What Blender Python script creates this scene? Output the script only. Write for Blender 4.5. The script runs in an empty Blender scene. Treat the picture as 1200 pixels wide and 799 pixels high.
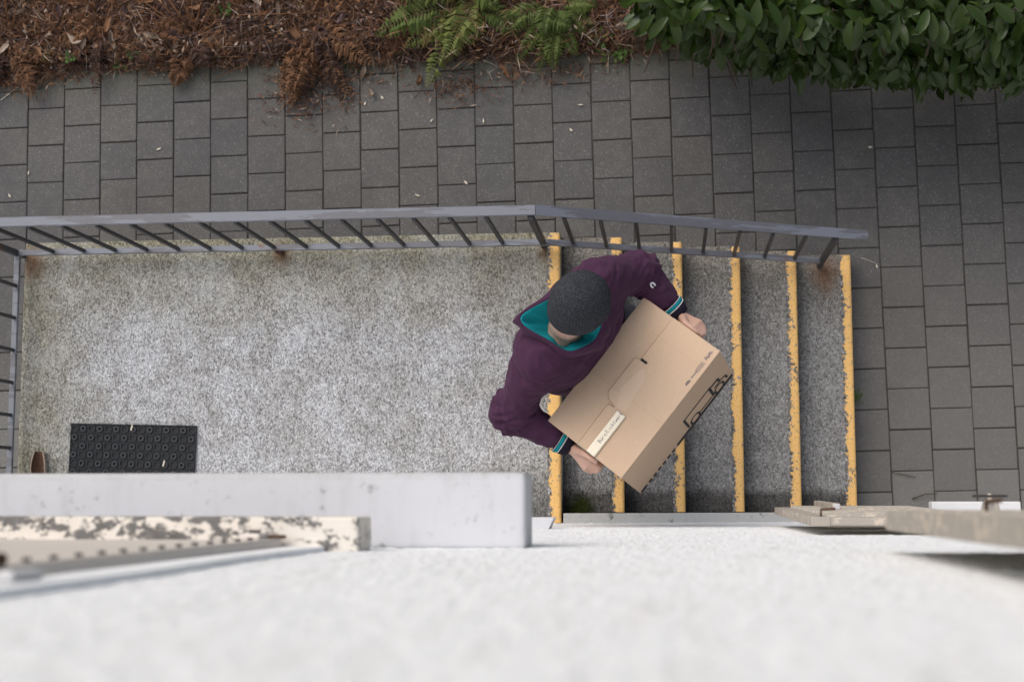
import bpy, bmesh, math, random
import numpy as np
from mathutils import Vector, Matrix, Euler, noise
random.seed(7); rng = np.random.default_rng(7)
SC = bpy.context.scene
COL = SC.collection
rad = math.radians

# ------------------------------------------------------------------ camera
cam = bpy.data.cameras.new('camera'); CAM = bpy.data.objects.new('camera', cam); COL.objects.link(CAM)
CAM.location = (.4767, .0525, 7.1771); CAM.rotation_euler = (rad(6.327), rad(6.2135), rad(-.034))
cam.lens = 50.67; cam.sensor_width = 36; cam.clip_start = .05; cam.clip_end = 800
cam.dof.use_dof = True; cam.dof.focus_distance = 5.6; cam.dof.aperture_fstop = 3.4
SC.camera = CAM

# ------------------------------------------------------------------ sky, sun, exposure
W = bpy.data.worlds.new('World'); SC.world = W; W.use_nodes = True
wn = W.node_tree; bg = wn.nodes['Background']
sky = wn.nodes.new('ShaderNodeTexSky'); sky.sky_type = 'NISHITA'; sky.sun_disc = False
SUN_EL, SUN_AZ = 45, -35          # azimuth measured from +Y towards +X
sky.sun_elevation = rad(SUN_EL); sky.sun_rotation = rad(SUN_AZ)
sky.air_density = 1.0; sky.dust_density = 4.0; sky.ozone_density = .6
wn.links.new(sky.outputs[0], bg.inputs[0]); bg.inputs[1].default_value = .09
sl = bpy.data.lights.new('sun', 'SUN'); SUN = bpy.data.objects.new('sun', sl); COL.objects.link(SUN)
sl.energy = 1.3; sl.angle = rad(60); sl.color = (1, .995, .985)
d = Vector((math.sin(rad(SUN_AZ)) * math.cos(rad(SUN_EL)), math.cos(rad(SUN_AZ)) * math.cos(rad(SUN_EL)), math.sin(rad(SUN_EL))))
SUN.rotation_euler = d.to_track_quat('Z', 'Y').to_euler(); SUN.location = (0, 4, 12)
vs = SC.view_settings; vs.view_transform = 'Standard'; vs.look = 'None'; vs.gamma = 1; vs.use_curve_mapping = False
vs.exposure = .58

# ------------------------------------------------------------------ helpers: objects
def link(name, me, parent=None, mat=None, label=None, cat=None, group=None, kind=None, loc=None, rot=None):
    o = bpy.data.objects.new(name, me); COL.objects.link(o)
    if mat is not None and me is not None:
        me.materials.clear()
        for m_ in (mat if isinstance(mat, (list, tuple)) else [mat]): me.materials.append(m_)
    if parent: o.parent = parent
    if label: o['label'] = label
    if cat: o['category'] = cat
    if group: o['group'] = group
    if kind: o['kind'] = kind
    if loc is not None: o.location = loc
    if rot is not None: o.rotation_euler = rot
    return o
def empty(name, loc=(0, 0, 0), **k):
    o = link(name, None, **k); o.location = loc; o.empty_display_size = .05; return o
def pydata(name, v, f, smooth=False):
    me = bpy.data.meshes.new(name); me.from_pydata([tuple(a) for a in v], [], [tuple(a) for a in f]); me.update()
    if smooth: me.polygons.foreach_set('use_smooth', [True] * len(me.polygons))
    return me
class MB:
    def __init__(s): s.v = []; s.f = []
    def add(s, v, f):
        k = len(s.v); s.v += [tuple(a) for a in v]; s.f += [tuple(i + k for i in q) for q in f]; return s
    def box(s, x0, x1, y0, y1, z0, z1):
        return s.add([(x, y, z) for z in (z0, z1) for y in (y0, y1) for x in (x0, x1)],
                     [(0, 2, 3, 1), (4, 5, 7, 6), (0, 1, 5, 4), (2, 6, 7, 3), (0, 4, 6, 2), (1, 3, 7, 5)])
    def prism(s, poly, h0, h1, ax='z'):
        n = len(poly)
        P = {'z': lambda a, b, h: (a, b, h), 'y': lambda a, b, h: (a, h, b), 'x': lambda a, b, h: (h, a, b)}[ax]
        s.add([P(a, b, h0) for a, b in poly] + [P(a, b, h1) for a, b in poly],
              [tuple(range(n))[::-1], tuple(range(n, 2 * n))] + [(i, (i + 1) % n, n + (i + 1) % n, n + i) for i in range(n)]); return s
    def tube(s, pts, r, n=8, cap=True):
        pts = [Vector(p_) for p_ in pts]; rr = r if isinstance(r, (list, tuple)) else [r] * len(pts)
        V = []; F = []; up = None
        for i, p_ in enumerate(pts):
            t = (pts[min(i + 1, len(pts) - 1)] - pts[max(i - 1, 0)]).normalized()
            if up is None: up = t.orthogonal().normalized()
            up = (up - t * up.dot(t)); up = up.normalized() if up.length > 1e-6 else t.orthogonal().normalized()
            w = t.cross(up)
            V += [p_ + (up * math.cos(a) + w * math.sin(a)) * rr[i] for a in [2 * math.pi * k / n for k in range(n)]]
        for i in range(len(pts) - 1):
            for k in range(n): F.append((i * n + k, i * n + (k + 1) % n, (i + 1) * n + (k + 1) % n, (i + 1) * n + k))
        if cap: F += [tuple(range(n))[::-1], tuple((len(pts) - 1) * n + k for k in range(n))]
        return s.add(V, F)
    def bar(s, a, b, w, h, up=(0, 0, 1)):
        a, b = Vector(a), Vector(b); t = (b - a).normalized(); sd = t.cross(Vector(up)).normalized(); u = sd.cross(t)
        V = [p_ + sd * x * w / 2 + u * y * h / 2 for p_ in (a, b) for x, y in ((-1, -1), (1, -1), (1, 1), (-1, 1))]
        return s.add(V, [(0, 1, 2, 3), (7, 6, 5, 4), (0, 4, 5, 1), (1, 5, 6, 2), (2, 6, 7, 3), (3, 7, 4, 0)])
    def mesh(s, name, bevel=0, seg=1, smooth=False, ang=30):
        me = pydata(name, s.v, s.f)
        bm = bmesh.new(); bm.from_mesh(me)
        bmesh.ops.recalc_face_normals(bm, faces=bm.faces)
        if bevel:
            es = [e for e in bm.edges if len(e.link_faces) == 2 and e.calc_face_angle(0) > rad(ang)]
            bmesh.ops.bevel(bm, geom=es, offset=bevel, segments=seg, affect='EDGES', profile=.6)
        bm.to_mesh(me); bm.free()
        if smooth: me.polygons.foreach_set('use_smooth', [True] * len(me.polygons))
        return me
def grid_block(x0, x1, y0, y1, z0, z1, nx, ny, amp, seed, rim=.006):
    """solid block whose top is a slightly uneven grid with a rounded, worn rim"""
    xs = [x0, x0 + rim * .3, x0 + rim] + [x0 + rim + (x1 - x0 - 2 * rim) * i / nx for i in range(1, nx)] + [x1 - rim, x1 - rim * .3, x1]
    ys = [y0, y0 + rim * .3, y0 + rim] + [y0 + rim + (y1 - y0 - 2 * rim) * i / ny for i in range(1, ny)] + [y1 - rim, y1 - rim * .3, y1]
    V = []; F = []; N = len(xs); Mm = len(ys)
    for j, y in enumerate(ys):
        for i, x in enumerate(xs):
            e = min(i, N - 1 - i, j, Mm - 1 - j)
            dz = (-rim, -rim * .3, 0)[min(e, 2)]
            nz = noise.noise((x * 9 + seed, y * 9, seed * 3.1)) * amp
            ox = oy = 0
            if e < 2:
                ox = noise.noise((x * 25, y * 25 + seed, 7.7)) * amp * 1.2; oy = noise.noise((x * 25 + 5, y * 25, seed)) * amp * 1.2
            V.append((x + (ox if i in (0, 1, N - 2, N - 1) else 0), y + (oy if j in (0, 1, Mm - 2, Mm - 1) else 0), z1 + dz + nz))
    for j in range(Mm - 1):
        for i in range(N - 1): F.append((j * N + i, j * N + i + 1, (j + 1) * N + i + 1, (j + 1) * N + i))
    ring = [i for i in range(N)] + [j * N + N - 1 for j in range(1, Mm)] + [(Mm - 1) * N + i for i in range(N - 2, -1, -1)] + [j * N for j in range(Mm - 2, 0, -1)]
    k = len(V)
    for i in ring: V.append((V[i][0], V[i][1], z0))
    n = len(ring)
    for a in range(n): F.append((ring[a], k + a, k + (a + 1) % n, ring[(a + 1) % n]))
    F.append(tuple(range(k, k + n)))
    return pydata('block', V, F, True)

# ------------------------------------------------------------------ helpers: materials
class Mt:
    def __init__(s, name, rough=.8, spec=.3):
        s.m = bpy.data.materials.new(name); s.m.use_nodes = True; s.nt = s.m.node_tree
        s.b = s.nt.nodes['Principled BSDF']; s.b.inputs['Roughness'].default_value = rough
        s.b.inputs['Specular IOR Level'].default_value = spec
        s.tc = s.nt.nodes.new('ShaderNodeTexCoord')
    def nd(s, typ, ins=None, **props):
        n = s.nt.nodes.new('ShaderNode' + typ)
        for k, v in props.items(): setattr(n, k, v)
        for k, v in (ins or {}).items():
            if hasattr(v, 'is_linked') or isinstance(v, bpy.types.NodeSocket): s.nt.links.new(v, n.inputs[k])
            else: n.inputs[k].default_value = v
        return n
    def map(s, scale=(1, 1, 1), space='Object', loc=(0, 0, 0), rot=(0, 0, 0)):
        return s.nd('Mapping', {'Vector': s.tc.outputs[space], 'Scale': scale, 'Location': loc, 'Rotation': rot}).outputs[0]
    def geo(s):
        return s.nd('NewGeometry').outputs['Position']
    def noise(s, scale, detail=4, rough=.6, vec=None, dist=0):
        i = {'Scale': scale, 'Detail': detail, 'Roughness': rough, 'Distortion': dist}
        i['Vector'] = vec if vec is not None else s.tc.outputs['Object']
        return s.nd('TexNoise', i).outputs['Fac']
    def vor(s, scale, vec=None, feature='F1', out='Color'):
        return s.nd('TexVoronoi', {'Scale': scale, 'Vector': vec if vec is not None else s.tc.outputs['Object']}, feature=feature).outputs[out]
    def ramp(s, fac, stops, interp='LINEAR'):
        n = s.nd('ValToRGB', {'Fac': fac}); r = n.color_ramp; r.interpolation = interp
        while len(r.elements) < len(stops): r.elements.new(.5)
        for e, (p_, c) in zip(r.elements, stops):
            e.position = p_; e.color = (c, c, c, 1) if isinstance(c, (int, float)) else (*c, 1)
        return n.outputs[0]
    def mix(s, fac, a, b, mode='MIX'):
        n = s.nt.nodes.new('ShaderNodeMix'); n.data_type = 'RGBA'; n.blend_type = mode
        for k, v in ((0, fac), (6, a), (7, b)):
            if isinstance(v, bpy.types.NodeSocket): s.nt.links.new(v, n.inputs[k])
            else: n.inputs[k].default_value = v if k == 0 else ((*v, 1) if len(v) == 3 else v)
        return n.outputs[2]
    def math(s, op, a, b=0., c=None, clamp=False):
        n = s.nt.nodes.new('ShaderNodeMath'); n.operation = op; n.use_clamp = clamp
        for k, v in ((0, a), (1, b), (2, c)):
            if v is None: continue
            if isinstance(v, bpy.types.NodeSocket): s.nt.links.new(v, n.inputs[k])
            else: n.inputs[k].default_value = v
        return n.outputs[0]
    def sep(s, v): return s.nd('SeparateXYZ', {0: v}).outputs
    def col(s, c):
        if isinstance(c, bpy.types.NodeSocket): s.nt.links.new(c, s.b.inputs['Base Color'])
        else: s.b.inputs['Base Color'].default_value = (*c, 1)
        return s
    def rough(s, c): s.nt.links.new(c, s.b.inputs['Roughness']); return s
    def bump(s, h, strength=.5, dist=.005):
        n = s.nd('Bump', {'Height': h, 'Strength': strength, 'Distance': dist}); s.nt.links.new(n.outputs[0], s.b.inputs['Normal']); return s
def L(h):   # sRGB 0-255 triple -> linear
    return tuple(((c / 255 + .055) / 1.055) ** 2.4 if c > 10 else c / 255 / 12.92 for c in h)
M = {}
def simple(name, c, rough=.8, spec=.3, ns=40, amp=.25, bs=0, bd=.002):
    t = Mt(name, rough, spec); n = t.noise(ns, 5)
    t.col(t.mix(n, tuple(x * (1 - amp) for x in c), tuple(min(1, x * (1 + amp)) for x in c)))
    if bs: t.bump(n, bs, bd)
    M[name] = t.m; return t
def aggregate(t, lo, mid, hi, vec, scale=105):
    """exposed-aggregate concrete: small pebbles of many greys in a darker cement"""
    cell = t.vor(scale, vec, 'F1', 'Color'); val = t.sep(cell)[0]
    c = t.ramp(val, [(0, lo), (.35, mid), (.8, tuple(x * 1.25 for x in mid)), (1, hi)])
    edge = t.vor(scale, vec, 'F1', 'Distance')
    fine = t.noise(scale * 2.6, 3, .7, vec)
    c = t.mix(t.ramp(edge, [(.45, 0), (.85, .55)]), c, lo)
    c = t.mix(t.ramp(fine, [(.42, .36), (.58, 0)]), c, tuple(x * .5 for x in lo))
    h = t.math('SUBTRACT', t.math('MULTIPLY', fine, .8), edge)
    return c, h
def lin_mask(t, coord, a, b):   # 0 at a, 1 at b
    n = t.nd('MapRange', {'Value': coord, 'From Min': a, 'From Max': b}); return n.outputs[0]

# landing / step concrete
def concrete(name, lo, mid, hi, landing):
    t = Mt(name, .92, .15); P = t.geo(); vec = t.nd('Mapping', {'Vector': P, 'Scale': (1.25, .8, 1), 'Rotation': (0, 0, .25)}).outputs[0]
    c, h = aggregate(t, lo, mid, hi, vec, 150)
    sm = t.noise(38, 6, .75, t.nd('Mapping', {'Vector': P, 'Scale': (1.6, .6, 1)}).outputs[0], .4)
    c = t.mix(t.ramp(sm, [(.36, .4), (.5, 0)]), c, tuple(x * 1.4 for x in lo)); c = t.mix(t.ramp(sm, [(.52, 0), (.68, .3)]), c, hi)
    X, Y, Z = t.sep(P); big = t.noise(2.2, 5, .6, P, .4); med = t.noise(9, 6, .7, P)
    wob = t.math('MULTIPLY_ADD', big, .5, -.25); wob2 = t.math('MULTIPLY_ADD', med, .22, -.11)
    if landing:
        # worn pale middle, olive algae towards the railing and the left edge
        yy = t.math('ADD', t.math('ADD', Y, wob), wob2)
        m1 = lin_mask(t, yy, .72, 1.25)
        xx = t.math('SUBTRACT', t.math('SUBTRACT', X, wob), wob2)
        m2 = lin_mask(t, xx, -2.05, -2.45)
        al = t.math('MAXIMUM', m1, t.math('MULTIPLY', m2, .85), clamp=True)
        c = t.mix(t.math('MULTIPLY', al, .95), c, (.54, .50, .34), 'MULTIPLY')
        pt2 = t.noise(5.5, 7, .68, P, .5); c = t.mix(t.ramp(pt2, [(.40, .42), (.56, 0)]), c, (.58, .55, .48), 'MULTIPLY'); c = t.mix(t.ramp(pt2, [(.52, 0), (.72, .16)]), c, (.66, .69, .76))
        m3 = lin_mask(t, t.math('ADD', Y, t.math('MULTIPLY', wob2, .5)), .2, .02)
        m4 = lin_mask(t, t.math('ADD', X, wob2), -.55, -.02)
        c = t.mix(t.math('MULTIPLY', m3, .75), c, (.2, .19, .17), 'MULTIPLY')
        c = t.mix(t.math('MULTIPLY', m4, .4), c, (.55, .5, .4), 'MULTIPLY')
    else:
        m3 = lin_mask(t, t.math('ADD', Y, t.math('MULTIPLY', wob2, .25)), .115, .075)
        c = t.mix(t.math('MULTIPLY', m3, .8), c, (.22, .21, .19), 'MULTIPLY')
        m1 = lin_mask(t, t.math('ADD', Y, wob), .75, 1.3)
        c = t.mix(t.math('MULTIPLY', m1, .7), c, (.6, .53, .4), 'MULTIPLY')
        # dirt collects in the inner corner of every tread
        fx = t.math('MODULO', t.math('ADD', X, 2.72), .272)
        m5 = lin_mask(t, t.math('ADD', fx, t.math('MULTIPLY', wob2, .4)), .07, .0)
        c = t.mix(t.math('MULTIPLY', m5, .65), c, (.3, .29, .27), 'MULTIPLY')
    # rust bleeding from the railing feet
    for (px, py, s) in ((-1.27, 1.17, .06), (-.06, 1.165, .05), (-2.47, 1.16, .09), (1.235, 1.14, .10)):
        dx = t.math('SUBTRACT', X, px); dy = t.math('MULTIPLY', t.math('SUBTRACT', Y, py), .8)
        rr = t.math('SQRT', t.math('ADD', t.math('MULTIPLY', dx, dx), t.math('MULTIPLY', dy, dy)))
        rr = t.math('ADD', rr, t.math('MULTIPLY', wob2, .4))
        c = t.mix(t.math('MULTIPLY', lin_mask(t, rr, s, s * .25), .75), c, (.16, .085, .045))
    c = t.mix(t.ramp(med, [(.3, .35), (.5, 0)]), c, (.6, .59, .56), 'MULTIPLY')
    t.col(c).bump(h, .8, .004); M[name] = t.m
concrete('landing_concrete', (.18, .18, .18), (.53, .542, .565), (.86, .88, .91), True)
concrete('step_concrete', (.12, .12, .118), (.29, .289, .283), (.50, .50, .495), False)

# chipped yellow edge paint
t = Mt('yellow_paint', .65, .35); P = t.geo()
n1 = t.noise(60, 6, .75, P); n2 = t.noise(9, 4, .6, P); sp = t.noise(170, 2, .5, P)
X, Y, Z = t.sep(P)
chip = t.math('ADD', t.math('MULTIPLY', n1, .75), t.math('MULTIPLY', n2, .4))
uv = t.sep(t.tc.outputs['UV'])[0]
chip = t.math('ADD', chip, t.math('MULTIPLY', lin_mask(t, uv, .42, 0), .17))
chip = t.math('ADD', chip, lin_mask(t, t.sep(t.tc.outputs['UV'])[1], 10, 20))
yel = t.mix(n2, (.70, .41, .12), (.80, .49, .165))
yel = t.mix(t.ramp(sp, [(.57, 0), (.66, .75)]), yel, (.33, .22, .11))
yel = t.mix(t.ramp(n1, [(.4, 0), (.75, .2)]), yel, (.75, .6, .42))
ca, ch = aggregate(t, (.04, .04, .04), (.17, .17, .17), (.45, .46, .47), P, 95)
t.col(t.mix(t.ramp(chip, [(.64, 0), (.665, 1)]), yel, ca)).bump(t.math('ADD', sp, ch), .35, .002); M['yellow_paint'] = t.m

# concrete pavers
def paver_mat(name, base, warm):
    t = Mt(name, .88, .25); oi = t.nd('ObjectInfo'); P = t.geo()
    r = oi.outputs['Random']
    b = t.mix(r, tuple(x * .95 for x in base), tuple(x * 1.06 for x in warm))
    spk = t.vor(260, P, 'F1', 'Color'); sv = t.sep(spk)[1]
    b = t.mix(t.ramp(sv, [(.935, 0), (.985, .5)]), b, (.36, .355, .34))
    b = t.mix(t.ramp(sv, [(.0, .5), (.25, 0)]), b, tuple(x * .4 for x in base))
    big = t.noise(1.7, 6, .65, P, .3); med = t.noise(14, 6, .7, P)
    b = t.mix(t.ramp(big, [(.3, .55), (.65, 0)]), b, tuple(x * .62 for x in base))
    b = t.mix(t.ramp(med, [(.5, 0), (.72, .3)]), b, tuple(x * 1.5 for x in warm))
    X, Y, Z = t.sep(P)
    lit_zone = t.math('MULTIPLY', lin_mask(t, t.math('ADD', X, t.math('MULTIPLY', big, .8)), 1.3, 2.1), lin_mask(t, t.math('ADD', Y, t.math('MULTIPLY', big, .8)), 2.0, .9))   # brighter light by the house, painted into the paver colour
    b = t.mix(t.math('MULTIPLY', lit_zone, .5), b, (.165, .158, .148))
    ms = lin_mask(t, t.math('ADD', Y, t.math('MULTIPLY', med, .25)), 2.28, 2.5)   # algae by the planting bed
    b = t.mix(t.math('MULTIPLY', ms, .5), b, (.11, .115, .06))
    t.col(b).bump(t.math('ADD', t.noise(300, 3, .7, P), t.math('MULTIPLY', med, .4)), .35, .003); M[name] = t.m
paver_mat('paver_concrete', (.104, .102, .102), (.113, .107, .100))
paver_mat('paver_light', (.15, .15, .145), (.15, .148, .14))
t = simple('joint_sand', (.066, .061, .053), .95, .1, 60, .6, .5, .004)
# plaster, paint and metal of the house
t = Mt('plaster', .95, .1); P = t.geo()
Pz = t.nd('Mapping', {'Vector': P, 'Scale': (1, 1, .07)}).outputs[0]; n1 = t.noise(150, 6, .75, Pz); n2 = t.noise(3, 5, .6, P); n3 = t.noise(34, 5, .75, Pz); v = t.vor(150, P, 'F1', 'Distance')
c = t.mix(n2, (.85, .87, .90), (.90, .92, .945))
c = t.mix(t.ramp(n3, [(.36, .35), (.47, 0)]), c, (.66, .65, .64))
c = t.mix(t.ramp(n1, [(.36, .45), (.45, 0)]), c, (.56, .56, .56))  # stretched specks: grime plus shading of the relief painted into the colour
t.col(c).bump(t.math('SUBTRACT', n1, t.math('MULTIPLY', v, .5)), .45, .006); M['plaster'] = t.m
t = Mt('painted_slab', .6, .35); P = t.geo()
n1 = t.noise(30, 7, .75, P); n2 = t.noise(4, 4, .6, P); n3 = t.noise(11, 3, .6, P)
c = t.mix(n2, (.49, .498, .522), (.57, .577, .60))
dirt = t.math('MULTIPLY', t.ramp(n1, [(.56, 0), (.68, 1)]), t.ramp(n3, [(.46, 0), (.6, 1)]))
c = t.mix(t.math('MULTIPLY', dirt, .8), c, (.17, .17, .17))
stk = t.noise(5, 6, .7, t.nd('Mapping', {'Vector': P, 'Scale': (5, .8, 1)}).outputs[0]); c = t.mix(t.ramp(stk, [(.5, 0), (.75, .35)]), c, (.36, .36, .365))
ed = lin_mask(t, t.math('ADD', t.sep(P)[1], t.math('MULTIPLY', n1, .03)), .11, .128); c = t.mix(t.math('MULTIPLY', ed, .45), c, (.3, .3, .29))
t.col(c).bump(n1, .2, .002); M['painted_slab'] = t.m
t = Mt('peeling_paint', .75, .25); P = t.geo(); vec = t.nd('Mapping', {'Vector': P, 'Scale': (1, 1.4, 1)}).outputs[0]
n1 = t.noise(24, 12, .74, vec, .2); n2 = t.noise(70, 4, .6, P); n3 = t.noise(26, 3, .5, P); Xs = t.sep(P)[0]
pk = t.math('SUBTRACT', n1, t.math('MULTIPLY', lin_mask(t, Xs, -.42, -.16), .07))
mk = t.ramp(pk, [(.488, 0), (.496, 1)])
cream = t.mix(n2, (.64, .59, .52), (.74, .70, .64)); grey = t.mix(n3, (.075, .07, .063), (.22, .215, .21))
t.col(t.mix(mk, cream, grey)).bump(t.math('SUBTRACT', 1, mk), .6, .003); M['peeling_paint'] = t.m
t = simple('beige_metal', (.67, .62, .575), .5, .4, 14, .10)
t = Mt('shutter_wood', .75, .25); P = t.geo(); vec = t.nd('Mapping', {'Vector': P, 'Scale': (6, 60, 4)}).outputs[0]
n1 = t.noise(6, 6, .7, vec); n2 = t.noise(24, 7, .7, P); c = t.mix(n1, (.26, .24, .215), (.44, .40, .35))
c = t.mix(t.ramp(n2, [(.52, 0), (.58, .8)]), c, (.58, .50, .41)); t.col(c).bump(n1, .3, .002); M['shutter_wood'] = t.m
simple('white_paint', (.6, .6, .61), .6, .3, 20, .05)
simple('slot_shade_dark', (.03, .03, .03), .9, .1)
t = Mt('skirting', .85, .2); P = t.geo(); n1 = t.noise(24, 7, .7, P); n2 = t.noise(80, 4, .6, P)
c = t.mix(n2, (.46, .46, .44), (.57, .57, .55)); c = t.mix(t.ramp(n1, [(.60, 0), (.66, .85)]), c, (.13, .125, .11)); t.col(c).bump(n1, .3, .003); M['skirting'] = t.m
simple('rusty_iron', (.085, .045, .028), .85, .3, 60, .5, .4, .002)
simple('dark_iron', (.035, .03, .03), .6, .4, 50, .3)
# railing paint: dark grey, rubbed to pale blue-grey, rust flecks
t = Mt('railing_paint', .38, .5); P = t.geo(); vec = t.nd('Mapping', {'Vector': P, 'Scale': (1, 9, 1)}).outputs[0]
n1 = t.noise(2.2, 8, .62, vec, .3); n2 = t.noise(3.1, 5, .6, P); n3 = t.noise(40, 4, .6, P)
c = t.mix(n3, (.095, .096, .107), (.13, .131, .146))
Xr = t.sep(P)[0]; n1 = t.math('SUBTRACT', n1, t.math('MULTIPLY', lin_mask(t, Xr, -.2, .1), .04))
c = t.mix(t.ramp(n1, [(.49, 0), (.50, .85)]), c, (.165, .178, .208))
ru = t.ramp(n2, [(.655, 0), (.69, 1)]); c = t.mix(t.math('MULTIPLY', ru, .8), c, (.15, .07, .04))
t.col(c).bump(n3, .15, .001); M['railing_paint'] = t.m
t = Mt('railing_dark', .5, .4); n1 = t.noise(30, 4); n2 = t.noise(4, 4, .6)
c = t.mix(n1, (.028, .028, .031), (.05, .05, .055)); c = t.mix(t.ramp(n2, [(.66, 0), (.7, .7)]), c, (.1, .05, .03)); t.col(c); M['railing_dark'] = t.m
simple('rubber', (.014, .016, .019), .7, .35, 120, .3, .3, .001); simple('rubber_ring', (.017, .020, .025), .55, .45, 120, .3)
# plants and litter
def leafmat(name, a, b, rough=.38, trans=.15, spec=.5):
    t = Mt(name, rough, spec); oi = t.nd('ObjectInfo').outputs['Random']; n = t.noise(3.3, 3, .6, t.geo())
    f = t.math('ADD', t.math('MULTIPLY', oi, .5), t.math('MULTIPLY', n, .5)); t.col(t.mix(f, a, b))
    t.bump(t.noise(160, 3), .15, .002)
    M[name] = t.m
leafmat('laurel_dark', (.013, .027, .004), (.031, .055, .008), .34, .1, .32)
leafmat('laurel_mid', (.031, .057, .006), (.060, .098, .010), .34, .1, .32)
leafmat('laurel_bright', (.09, .14, .016), (.17, .22, .025), .5)
leafmat('laurel_yellow', (.15, .13, .03), (.20, .16, .03), .5)
leafmat('fern_green', (.070, .095, .020), (.175, .185, .05), .6, .2, .3)
leafmat('fern_dark', (.045, .07, .014), (.095, .125, .026), .6, .2, .3)
leafmat('fern_dead', (.095, .045, .024), (.215, .112, .06), .8, .1, .2)
leafmat('fern_dead_dark', (.045, .027, .022), (.095, .055, .042), .8, .1, .2)
simple('stem_brown', (.16, .075, .035), .8, .2, 30, .4)
simple('bark', (.07, .05, .035), .9, .2, 40, .4, .6, .004)
simple('moss', (.04, .05, .013), .95, .1, 90, .7)
simple('weed_green', (.06, .11, .02), .6, .3, 30, .4)
leafmat('dry_leaf_pale', (.24, .18, .135), (.38, .31, .25), .8, .1, .2)
leafmat('dry_leaf_brown', (.14, .07, .035), (.26, .14, .075), .8, .1, .2)
leafmat('dry_leaf_plum', (.07, .045, .045), (.13, .085, .08), .8, .1, .2)
t = simple('soil', (.035, .023, .017), .95, .1, 30, .6, 1, .02)
t = Mt('litter_mix', .9, .15); a = t.nd('Attribute', attribute_name='tone'); t.col(a.outputs['Color']); M['litter_mix'] = t.m
simple('lawn', (.05, .06, .03), .95, .1, 3, .4)
simple('wood_chip', (.6, .55, .45), .8, .2)

# ------------------------------------------------------------------ SETTING: ground, pavement, planting bed
YO, R_, T_ = 1.2494, .13773, .2721
ZL = 6 * R_                     # landing height
link('ground', pydata('ground', [(-120, -120, -.09), (120, -120, -.09), (120, 120, -.09), (-120, 120, -.09)], [(0, 1, 2, 3)]), mat=M['lawn'], kind='structure')
pav = link('pavement', MB().box(-4.2, 3.8, -.05, 2.36, -.08, -.0075).mesh('pavement'), mat=M['joint_sand'], kind='structure')
link('bedding_under_hedge', MB().box(.30, 3.8, 2.3605, 2.95, -.08, -.008).mesh('bedding'), parent=pav, mat=M['joint_sand'])
def paver_mesh(h, cut0=0., cut1=0.):
    g = .0975
    return MB().box(-g, g, -g + cut0, g - cut1, -.055, 0).mesh('paver', .0055, 2)
pmeshes = {}
far = MB(); npav = 0
def joint_off(x): return .128 + .0155 * (x + 2.8)
for ci in range(-21, 19):
    cx = .107 + .2 * ci + .1
    if cx < -4.1 or cx > 3.7: continue
    par = (round((cx + 2.793) / .2)) % 2
    for k in range(-2, 16):
        yb = joint_off(cx) + .2 * k + (.1 if par else 0)      # lower joint of this paver
        cy = yb + .1
        ymin = -.045
        ymax = 2.345 + .02 * noise.noise((cx * 3, 0, 0)) - .055 * max(0, min(1, (-2.5 - cx) / .4)) if cx < .33 else 2.9
        if cx < -2.62 and cy < .5: ymax = max(ymax, 0)
        c0 = max(0, ymin - (cy - .1)); c1 = max(0, cy + .1 - ymax)
        if c0 + c1 > .186: continue
        if -2.45 < cx < 1.28 and cy < YO - .13: continue       # under the stairs
        key = (round(c0 / .01) * .01, round(c1 / .01) * .01)
        if key not in pmeshes:
            pmeshes[key] = paver_mesh(.2, *key)
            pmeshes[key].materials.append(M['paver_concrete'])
        jx, jy = (rng.random(2) - .5) * .003; jx -= .0225 * (cy - 1.95); dz = (rng.random() - .5) * .004; rz = .0205 + (rng.random() - .5) * .012
        if -3.15 < cx < 2.45 and npav < 299 and not (cx > .6 and cy > 2.35):
            o = bpy.data.objects.new('paver', pmeshes[key]); COL.objects.link(o); o.parent = pav
            o.location = (cx + jx, cy + jy, dz); o.rotation_euler = ((rng.random() - .5) * .012, (rng.random() - .5) * .012, rz); npav += 1
            if (cx < -2.55 and cy < .62) or (cy - .1 < .02 and cx > 1.3):
                key2 = key + ('l',)
                if key2 not in pmeshes:
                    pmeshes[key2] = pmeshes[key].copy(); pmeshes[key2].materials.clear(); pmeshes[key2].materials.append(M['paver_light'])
                o.data = pmeshes[key2]
        else:
            far.box(cx + jx - .0965, cx + jx + .0965, cy - .0965 + c0, cy + .0965 - c1, -.055, dz)
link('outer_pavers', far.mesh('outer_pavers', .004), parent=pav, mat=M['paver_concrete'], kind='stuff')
# planting bed: lumpy soil from the pavement edge outwards
V = []; F = []; nx, ny = 150, 60
for j in range(ny):
    for i in range(nx):
        x = -4.2 + 8 * i / (nx - 1); y0 = 2.345 if x < .33 else 2.9
        y = y0 + (j / (ny - 1)) ** 1.6 * (7 - y0)
        z = -.03 + min(1, j / 6) * (.05 + .05 * noise.noise((x * 3, y * 3, 0)) + .03 * noise.noise((x * 11, y * 11, 2)))
        V.append((x, y, z))
for j in range(ny - 1):
    for i in range(nx - 1): F.append((j * nx + i, j * nx + i + 1, (j + 1) * nx + i + 1, (j + 1) * nx + i))
link('planting_bed', pydata('planting_bed', V, F, True), mat=M['soil'], kind='structure')

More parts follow.
